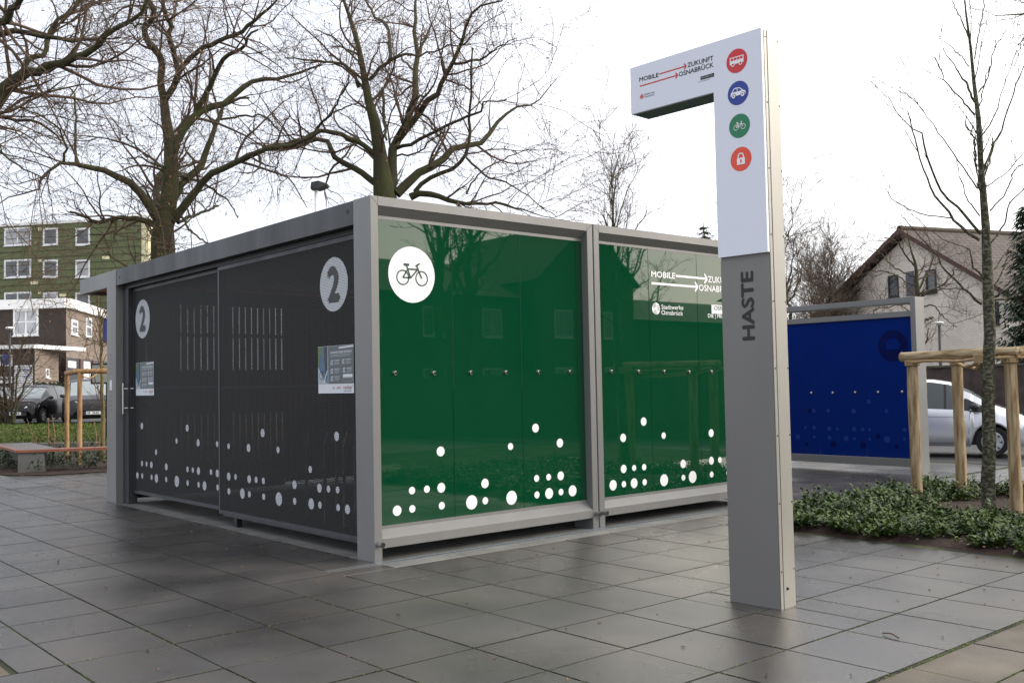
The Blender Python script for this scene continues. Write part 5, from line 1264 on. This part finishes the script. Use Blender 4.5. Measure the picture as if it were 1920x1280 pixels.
    xf = prof[-1, 0]
    fb = front or {}
    hx, hz = fb.get('lamp', (xf-.22, .68))
    for sg in (-1, 1):
        yh = abs(sy(hx, hz, 1)); b = MB()
        P = [(hx+.22, sg*(yh-.40), hz-.09), (hx-.06, sg*(yh+.02), hz-.06), (hx-.26, sg*(yh+.02), hz+.12), (hx+.08, sg*(yh-.26), hz+.09)]
        c = np.mean(P, axis=0)+np.array([.05, sg*.03, .02]); b.add(P+[c], [(0, 1, 4), (1, 2, 4), (2, 3, 4), (3, 0, 4)], LENS); ob = b.build('headlight', None, None, True); ob.parent = t
    b = MB(); b.box((xf-.12, -.45, .30), (xf+.015, .45, .46), TRIM, .03); ob = b.build('grille', None); ob.parent = t
    b = MB(); b.box((xf+.016, -.26, .36), (xf+.03, .26, .47), PLATE); b.box((xf+.0305, -.26, .36), (xf+.032, -.225, .47), BLUEI)
    for j in range(7): b.box((xf+.0305, -.18+j*.055, .38), (xf+.032, -.15+j*.055, .45), INKB) if j != 2 else None
    ob = b.build('number_plate', None); ob.parent = t
    if fb.get('ring'):
        b = MB(); O = Fr((xf+.02, 0, .60), (0, 1, 0), (1, 0, 0)); pr = Print(O, .01); pr.ring(0, 0, .045, .06, STEEL); ob = pr.mb.build('emblem_ring', None); ob.parent = t
    return t
hatch = [(-1.73,.35,.62,.70,.60,.50),(-1.68,.24,.92,1.02,.74,.58),(-1.58,.20,.98,1.28,.78,.56),(-1.42,.19,1.0,1.42,.80,.57),(-1.0,.19,.97,1.49,.81,.58),(-.45,.19,.94,1.515,.81,.585),(.0,.19,.92,1.50,.81,.585),(.32,.19,.905,1.44,.81,.57),(.70,.19,.90,1.235,.805,.585),(1.04,.19,.885,1.00,.795,.62),(1.18,.19,.84,.95,.785,.58),(1.42,.19,.76,.87,.75,.5),(1.60,.20,.66,.76,.68,.44),(1.70,.22,.52,.62,.56,.38),(1.74,.30,.44,.50,.44,.3)]
hd = -hdir(-2600); fw = on(1862, 856, 2, 0)     # contact point of the near front wheel
nrm2 = np.array([-hd[1], hd[0], 0]); 
if nrm2@(C-fw) > 0: nrm2 = -nrm2           # points away from the camera
cc = fw-hd*1.04+nrm2*.78
dseam = [(.62, .26), (.64, .5), (.655, .8), (.64, .92)]
wedge = ('black_wedge', TRIM, [(.50, 1.08), (.60, 1.12), (1.02, .90), (1.35, .80), (1.05, .82), (.62, .88), (.42, .90)])
car('silver small hatchback parked behind the staked tree, facing right', cc, hd, hatch, .81, (1.04, -1.30), .288, PAINT_S, ((-1.25, -.62), (-.55, .20), (.26, .50)), (.36, 1.06), (-1.64, -1.46), None, 0,
    (dseam, [(-.55, .26), (-.58, .6), (-.58, .92)], [(-.55, .255), (.0, .25), (.62, .255)], [(-1.2, .80), (-.5, .775), (.3, .76), (.6, .77)]), (wedge,), {'lamp': (1.44, .70)})
vw = [(-1.8,.35,.62,.70,.65,.55),(-1.75,.24,.92,1.05,.80,.62),(-1.62,.20,.98,1.32,.83,.60),(-1.42,.19,1.0,1.44,.84,.60),(-.9,.19,.98,1.49,.84,.61),(-.2,.19,.95,1.49,.84,.61),(.22,.19,.94,1.42,.84,.60),(.65,.19,.93,1.20,.84,.62),(1.0,.19,.92,.99,.83,.66),(1.3,.19,.88,.94,.81,.62),(1.62,.20,.78,.86,.77,.56),(1.76,.21,.60,.70,.72,.52),(1.80,.28,.42,.50,.66,.5)]
mpv = [(-2.15,.35,.7,.8,.7,.6),(-2.08,.24,1.0,1.25,.86,.66),(-1.9,.20,1.05,1.55,.89,.66),(-1.4,.19,1.05,1.66,.90,.67),(-.4,.19,1.02,1.68,.90,.67),(.2,.19,1.0,1.62,.90,.66),(.8,.19,.99,1.32,.90,.68),(1.28,.19,.98,1.06,.89,.72),(1.6,.19,.93,.99,.87,.68),(1.95,.20,.82,.90,.82,.62),(2.10,.21,.62,.72,.75,.56),(2.15,.28,.42,.5,.68,.5)]
def face(px, D, turn):   # heading towards the camera, turned by some degrees
    p = dep(px, 735, D)*[1, 1, 0]; d = (C-p)*[1, 1, 0]; d /= np.linalg.norm(d); a = math.radians(turn); return p, np.array([d[0]*math.cos(a)-d[1]*math.sin(a), d[0]*math.sin(a)+d[1]*math.cos(a), 0])
ZC = .42
p, h = face(64, 38.5, -22); car('black hatchback parked nose-on beyond the grass strip, left of the stakes', p, h, vw, .84, (1.15, -1.25), .30, PAINT_K, ((-1.3, -.35), (-.25, .35)), (.26, 1.02), (-1.68, -1.5), 'cars parked beyond the grass', ZC, (), None, {'lamp': (1.60, .70), 'ring': 1})
p, h = face(168, 37.5, 3); car('dark grey people carrier parked nose-on behind the staked sapling', p, h, mpv, .90, (1.35, -1.35), .32, PAINT_G, ((-1.7, -.7), (-.6, .35)), (.26, 1.30), (-2.0, -1.85), 'cars parked beyond the grass', ZC, (), None, {'lamp': (1.92, .76), 'ring': 1})
p, h = face(-32, 38.5, -14); car('dark car cut off by the left edge, showing one headlight', p, h, vw, .84, (1.15, -1.25), .30, PAINT_G, ((-1.3, -.35), (-.25, .35)), (.26, 1.02), (-1.68, -1.5), 'cars parked beyond the grass', ZC, (), None, {'lamp': (1.60, .70)})

# ------------------------------------------------------------------ left side: bed, kerb, grass bank, upper car park, bench, stakes
def lx(D, px): p = dep(px, 735, D); return p
b = MB(); ds = [24, 27.6, 28, 31, 34, 36.3, 36.6, 60, 140]; zs_ = [-.05, .02, .13, .22, .34, .40, .42, .42, .45]; pxs = np.linspace(-900, 560, 30)
V = []
for D_, z in zip(ds, zs_):
    for px in pxs: q_ = dep(px, 735, D_); V.append((q_[0], q_[1], z+.0*D_))
nn = len(pxs)
for k in range(len(ds)-1):
    if k == 1: continue
    m = MULCH if k < 1 else (LAWN if k < 5 else ASPH)
    nm = {0: 'rear_bed', 5: 'upper_kerb', 6: 'upper_car_park', 7: 'far_ground'}.get(k, 'grass_bank')
    if 2 <= k <= 4:
        if k == 2: gb = MB()
        gb.add([V[k*nn+i] for i in range(nn)]+[V[(k+1)*nn+i] for i in range(nn)], [(i, i+1, nn+i+1, nn+i) for i in range(nn-1)], LAWN)
        if k == 4: tag(gb.build('grass_bank'), kind='structure')
    else:
        b = MB(); b.add([V[k*nn+i] for i in range(nn)]+[V[(k+1)*nn+i] for i in range(nn)], [(i, i+1, nn+i+1, nn+i) for i in range(nn-1)], MULCH if k == 0 else (CONC if k == 5 else (ASPH if k == 6 else SOIL))); tag(b.build(nm), kind='structure')
# near face of the kerb
kx = MB(); KM = mat('brownish_kerb', (.15, .12, .11), .7, scale=3)
for i in range(nn-1):
    a = dep(pxs[i], 735, 27.7); c = dep(pxs[i+1], 735, 27.7); a2 = dep(pxs[i], 735, 28.05); c2_ = dep(pxs[i+1], 735, 28.05)
    kx.add([(a[0], a[1], -.1), (c[0], c[1], -.1), (c[0], c[1], .16), (a[0], a[1], .16), (a2[0], a2[1], .16), (c2_[0], c2_[1], .16)], [(0, 1, 2, 3), (3, 2, 5, 4)], KM)
tag(kx.build('garden_kerb'), kind='structure')
r2_ = np.random.default_rng(6); GP = []
for k in range(5200):
    px = r2_.uniform(-60, 330); D_ = r2_.uniform(28.3, 36); q_ = dep(px, 735, D_); GP.append((q_[0], q_[1], float(np.interp(D_, ds, zs_))))
g_ = leaves('grass', np.array(GP), .02, .08, 5, (.05, .10), GRASSM, None, 12, 1.2); tag(g_, 'short green lawn grass on the bank in front of the parked cars', 'grass')
GP = []
for k in range(900):
    px = r2_.uniform(-60, 260); D_ = r2_.uniform(28.3, 33); q_ = dep(px, 735, D_); GP.append((q_[0], q_[1], float(np.interp(D_, ds, zs_))+.06))
litter('fallen_leaves', np.array(GP), 7, (.05, .11), label='russet fallen leaves scattered over the grass bank at the left')
# bed at the left behind the bench
bed = MB(); P4 = [(-12.55, .75), (-12.30, 2.3), (-12.1, 7), (-21, 9), (-21, -2.2), (-13.0, .30)]
bed.add([(x, y, .012) for x, y in P4], [tuple(range(len(P4)))], MULCH); tag(bed.build('left_planting_bed'), kind='structure')
GP = []
while len(GP) < 1500:
    x, y = r2_.uniform(-20, -12.5), r2_.uniform(-1, 6)
    if math.sin(x*1.9)*math.sin(y*2.3+1) < -.1 and r2_.random() < .8: continue
    if x > -13.15 and y < 1.15: continue
    if x > -14.0 and y < .35: continue
    GP.append((x, y, .01))
tag(leaves('low_shrubs', np.array(GP), .08, .42, 10, (.05, .10), mat('dull_green_leaf', (.030, .050, .022), .5, scale=6, col2=(.085, .11, .055)), None, 14), 'low straggly green planting under and behind the bench', 'shrubs')
litter('fallen_leaves', np.stack([r2_.uniform(-19, -12.4, 300), r2_.uniform(0, 5, 300), np.full(300, .02)], 1), 8, (.03, .07), label='brown leaves on the mulch of the left bed behind the bench')
# thin dry canes
b = MB()
for px, D_, h in ((58, 27, .9), (66, 27, .7), (88, 25, .9), (100, 25, 1.0), (178, 25, .9), (184, 25.5, .8), (97, 27, .6)):
    q_ = dep(px, 735, D_)*[1, 1, 0]; b.tube([q_, q_+[.05, .03, h*.5], q_+[nr.normal(0, .12), nr.normal(0, .12), h]], [.012, .01, .006], 5, mat('dry_cane', (.30, .17, .10), .8))
tag(b.build('dry_stems'), 'dry reddish perennial stems standing in the grass behind the bench', 'dry stems', None, 'stuff')
# staked sapling
cs = lambda x, y: (x/4.573, 640+y/4.573)
ts = thing('tree_support', 'orange wooden stake frame round the thin sapling left of the garage', 'tree stakes', (-14, 1.7, 0))
def at_(px, D_, z): q_ = dep(px, 735, D_); return np.array([q_[0], q_[1], z])
Pb = at_(149.5, 21.4, 0); Pa = at_(125.5, 23.0, 0); Pt = at_(193, 22.3, 0); Pc = at_(262, 21.6, 0)
zr2 = float(dep(149.5, 696, 21.4)[2])
for q_ in (Pb, Pa, Pc): b = MB(); log(b, q_, q_+[0, 0, zr2], .052, STAKEO, 12); b.build('post', None, ts, True)
b = MB(); log(b, Pb+[0, 0, zr2]-unit(Pc-Pb)*.12, Pc+[0, 0, zr2]+unit(Pc-Pb)*.12, .055, STAKEO, 12); b.build('rail', None, ts, True)
b = MB(); log(b, Pb+[0, 0, zr2]-unit(Pa-Pb)*.02, Pa+[0, 0, zr2]+unit(Pa-Pb)*.12, .055, STAKEO, 12); b.build('rail', None, ts, True)
b = MB(); rope(b, [Pb+[0, 0, zr2-.1], (Pb+Pt)/2+[0, 0, zr2-.13], Pt+[0, 0, zr2+.08]], .016); rope(b, [Pc+[0, 0, zr2], (Pc+Pt)/2+[0, 0, zr2-.02], Pt+[0, 0, zr2+.12]], .016)
b.build('rope', None, ts, True)
S1 = [([(200,1050-0),(188,850),(880/1.0-688,640),(190,500)], [9,8,7,6])]
sap = [([(895,1050),(885,700),(875,400),(872,200),(866,0),(855,-180),(845,-330),(850,-480)], [42,36,30,26,22,16,10,6]),
       ([(866,-20),(820,-120),(740,-200),(600,-330)], [12,8,4]), ([(868,30),(800,-20),(700,-60),(560,-120)], [11,7,4]), ([(860,-100),(800,-250),(760,-420)], [9,5]), ([(862,-80),(910,-250),(960,-400)], [9,5]), ([(872,60),(960,0),(1060,-90)], [9,5])]
make_tree('young_tree', 'thin yellowish sapling tied inside the orange stake frame at the left', 'tree', Pt, trace(sap, 4.573, 0, 640, 22.3, .6, 2),
          [dict(M=40, length=(.4, 1.3), K=6, wig=.2, up=.2, ang=(25, 55), rmul=.5, rmin=.006, rmax=.012, tmin=.2, sides=4), dict(M=260, length=(.2, .6), K=5, wig=.2, up=.1, rmul=.6, rmin=.004, sides=3)], BARKY, TWIG, None, sides=9)
# bare shrub in front of the annex
sh = [([(105+dx, 700-0), (105+dx+ex*.4, 480), (105+dx+ex, 200+k*20), (105+dx+ex*1.6, -60+k*60)], [22, 14, 6]) for k, (dx, ex) in enumerate(((0, 60), (-30, -60), (-60, -20), (10, 140), (-50, -120), (-10, 20), (-90, -30)))]
make_tree('bare_shrub', 'dark many-stemmed bare shrub on the grass in front of the black car', 'shrub', dep(20, 790, 30.5)*[1, 1, 0], trace(sh, 4.573, 0, 640, 30.5, .8, 3),
          [dict(M=60, length=(.5, 1.6), K=6, wig=.22, up=.15, rmul=.5, rmin=.009, rmax=.02, sides=4), dict(M=500, length=(.3, .9), K=5, wig=.25, up=.05, rmul=.6, rmin=.005, sides=3)], BARK, TWIG, None, sides=6)
# evergreen masses
def bush(name, label, cat, c, rad, n, m, seed, lsize=(.10, .2)):
    r = np.random.default_rng(seed); t = thing(name, label, cat, (c[0], c[1], 0 if len(c) < 3 else c[2]))
    k = r.integers(0, 9, n); cen = r.normal(0, .38, (9, 3))*np.array(rad); d = unit(r.normal(size=(n, 3)))*r.uniform(.25, 1., (n, 1))**.5
    P = np.array([c[0], c[1], c[2]+rad[2]])+cen[k]+d*np.array(rad)*.6
    o = leaves('foliage', P, .02, .1, 5, lsize, m, None, seed+1); o.data.transform(wmat(t).inverted()); o.parent = t
    b = MB(); b.cyl((c[0], c[1], c[2]-.2), (c[0], c[1], c[2]+rad[2]*1.2), .08, .04, 8, BARK); b.build('stem', None, t, True); return t
p = at_(96, 43, .4); bush('evergreen_bush', 'dark green bush between the black car and the annex wall', 'bush', p, (1.5, 1.5, .75), 1500, SPRUCE, 3)
p = at_(1325, 60, 0); p[2] = 0; 
def conifer(label, base, h, rb, seed, m=SPRUCE, n=46):
    r = np.random.default_rng(seed); t = thing('spruce_tree', label, 'tree', base); base = np.array(base, float)
    b = MB(); b.cyl(base, base+[0, 0, h], .22, .02, 8, BARK); b.build('trunk', None, t, True)
    Vs, Qs = [], []
    for k in range(n):
        f = (k+.5)/n; z = h*(.04+.95*f); L = rb*(1-f)**.8+.12
        for j in range(9):
            az = r.uniform(0, 6.28); Lj = L*r.uniform(.6, 1.15); d = np.array([math.cos(az), math.sin(az), 0]); s = np.array([-d[1], d[0], 0])
            ns_ = max(4, int(Lj/.13)); tt = np.linspace(.1, 1, ns_)
            c = base+np.array([0, 0, z])+d*(tt*Lj)[:, None]+np.array([0, 0, 1.])*(-(.32*Lj)*np.sin(tt*1.9)+.22*Lj*tt**3)[:, None]
            for sg in (-1, 0, 1):
                w = (.16+.30*Lj*.3*(1-tt))[:, None]; e = unit(d*.7+s*sg*1.0+r.normal(0, .12, (ns_, 3))+np.array([0, 0, -.45-.2*abs(sg)])); e2_ = unit(np.cross(e, [0, 0, 1.])+r.normal(0, .3, (ns_, 3)))*.030
                Vs.append(np.stack([c-e2_, c+e2_, c+e*w*1.6+e2_*.4, c+e*w*1.6-e2_*.4], 1).reshape(-1, 3)); Qs.append(np.arange(ns_*4).reshape(-1, 4))
    npmesh('crown', Vs, Qs, m, t, False); return t
conifer('dark spruce with drooping branches at the right edge beside the house', at_(1938, 33, 0), 7.4, 1.5, 4)
conifer('dark evergreen top just visible over the second green bay', at_(1328, 62, 0), 11.6, 4.6, 5, mat('grey_green_needles', (.05, .065, .04), .9), 40)
# bench: two seats meeting at a corner, concrete supports
bn = thing('park_bench', 'corner bench with wet reddish timber slats on grey concrete blocks', 'bench', (-13.4, .5, 0))
K1 = np.array([-13.60, .43, 0]); da = unit(np.array([-13.00, 1.99, 0])-np.array([-13.638, .451, 0])); db = np.array([-da[1], da[0], 0])
if db[0] > 0: db = -db      # away from the camera
dl_ = unit(np.array([-15.514, .592, 0])-np.array([-13.681, .423, 0]))
zt3 = .45
for k in range(4): b = MB(); b.obox(K1, da, db, Z_, (.02, .11*k, zt3-.05), (4.2, .11*k+.10, zt3), BENCHW); b.build('slat', None, bn)
dm = np.array([-dl_[1], dl_[0], 0]); 
if dm[1] < 0: dm = -dm
for k in range(7): b = MB(); b.obox(K1, dl_, dm, Z_, (.01, .11*k+.0, zt3-.045), (3.2, .11*k+.10, zt3+.004), BENCHW if k < 1 else mat('grey_wet_timber', (.11, .09, .085), .35, scale=5, stretch=(5, 1, 1))); b.build('slat', None, bn)
b = MB(); b.obox(K1, da, db, Z_, (.03, .03, 0), (.50, .42, zt3-.052), CONCD); b.build('support_block', None, bn)
b = MB(); b.obox(K1, da, db, Z_, (3.4, .03, 0), (4.0, .42, zt3-.052), CONCD); b.build('support_block', None, bn)
b = MB(); b.obox(K1, dl_, dm, Z_, (1.2, .25, 0), (2.6, .65, zt3-.047), CONCD); b.build('support_block', None, bn)

# ------------------------------------------------------------------ right: car lane
sheet('car_lane', [(-40, 13.0), (30, 13.0), (30, 26), (-40, 26)], -.03, ASPH)
ln = sheet('lane_edging', [(-40, 12.99), (12, 12.99), (12, 13.35), (-40, 13.35)], -.012, ASPH)
# ------------------------------------------------------------------ across the street, behind the camera: what the green glass mirrors
sheet('street', [(12.3, -80), (21, -80), (21, 90), (12.3, 90)], -.06, ASPH)
sheet('far_verge', [(21.2, -80), (60, -80), (60, 90), (21.2, 90)], -.05, LAWN)
def street_house(label, y0, y1, ze, zr, x=28., gable=False, m=DBRICK):
    t = thing('street_house', label, 'house', (x, (y0+y1)/2, 0), 0, 'houses across the street'); fr_ = Fr((x, 0, 0), (0, -1, 0), (-1, 0, 0)); dpt = 9.
    b = MB()
    def wl_(V, uv_): b.add(V, [tuple(range(len(V)))], m, [uv_])
    if gable:
        ym = (y0+y1)/2; pts_ = [(y0, 0), (y1, 0), (y1, ze), (ym, zr), (y0, ze)]; wl_([(x, a, z) for a, z in pts_][::-1], pts_[::-1]); wl_([(x+dpt, a, z) for a, z in pts_], pts_)
    else:
        pts_ = [(y0, 0), (y1, 0), (y1, ze), (y0, ze)]; wl_([(x, a, z) for a, z in pts_][::-1], pts_[::-1]); wl_([(x+dpt, a, z) for a, z in pts_], pts_)
    for yy in (y0, y1):
        pts_ = [(x, yy, 0), (x+dpt, yy, 0), (x+dpt, yy, ze)]+([] if gable else [(x+dpt/2, yy, zr)])+[(x, yy, ze)]; wl_(pts_, [(p_[0], p_[2]) for p_ in pts_])
    b.build('wall', None, t); b = MB()
    if gable: S_ = [((x-.3, y0-.3, ze-.1), (x-.3, ym, zr+.1), (x+dpt+.3, ym, zr+.1), (x+dpt+.3, y0-.3, ze-.1)), ((x-.3, ym, zr+.1), (x-.3, y1+.3, ze-.1), (x+dpt+.3, y1+.3, ze-.1), (x+dpt+.3, ym, zr+.1))]
    else: S_ = [((x-.4, y0-.2, ze-.1), (x-.4, y1+.2, ze-.1), (x+dpt/2, y1+.2, zr+.05), (x+dpt/2, y0-.2, zr+.05)), ((x+dpt+.4, y0-.2, ze-.1), (x+dpt+.4, y1+.2, ze-.1), (x+dpt/2, y1+.2, zr+.05), (x+dpt/2, y0-.2, zr+.05))]
    for q_ in S_: b.add(q_, [(0, 1, 2, 3)], ROOFT, [[(0, 0), (8, 0), (8, 5), (0, 5)]])
    b.build('roof', None, t)
    for fl_ in (0, 1):
        n = max(1, int((y1-y0)/3.0)); 
        for k in range(n):
            c = y0+(k+.5)*(y1-y0)/n; zz = 1.0+fl_*2.8
            if zz+1.3 > ze+(1.5 if gable else 0): continue
            window(fr_, -c-.6, zz, -c+.6, zz+1.35, t, .07, 1, 0, mat('dull_white_frame', (.40, .41, .42), .5))
    if gable: window(fr_, -ym-.5, ze+.2, -ym+.5, ze+1.4, t, .09, 0, .5)
street_house('dark brick terrace across the street opposite the garage corner', 6, 26.3, 5.8, 7.75)
street_house('tall gabled brick house across the street beside the terrace', 26.6, 33.4, 6.6, 9.6, 27, True)
street_house('low brick house across the street farthest along', 33.8, 50, 5.0, 6.5)
street_house('brick terrace across the street behind the photographer', -22, 2, 6.4, 8.6)
street_house('long brick building across the street past the low house', 54, 80, 7.5, 9)
for (x, y, h, sd, lb) in ((24, 18.6, 10, 31, 'bare street tree across the road opposite the bicycle sign'), (24.5, 20.6, 9, 32, 'second bare street tree across the road beside the first'), (37, 38.5, 11, 33, 'bare tree rising behind the low house across the street'), (37, 44, 12, 34, 'large bare tree behind the far end of the low house')):
    bare(lb, 0, 0, h, .28, sd, base=(x, y, 0), n1=16, split=.25, M=(110, 420, 900), group='bare trees across the street', rm=(.02, .012, .009))
car('silver hatchback parked across the street', np.array([19.6, 17.2, 0]), np.array([0, 1., 0]), hatch, .81, (1.04, -1.30), .288, PAINT_S, ((-1.25, -.62), (-.55, .20), (.26, .50)), (.36, 1.06), (-1.64, -1.46), None, -.05, (dseam,), None, {'lamp': (1.44, .70)})
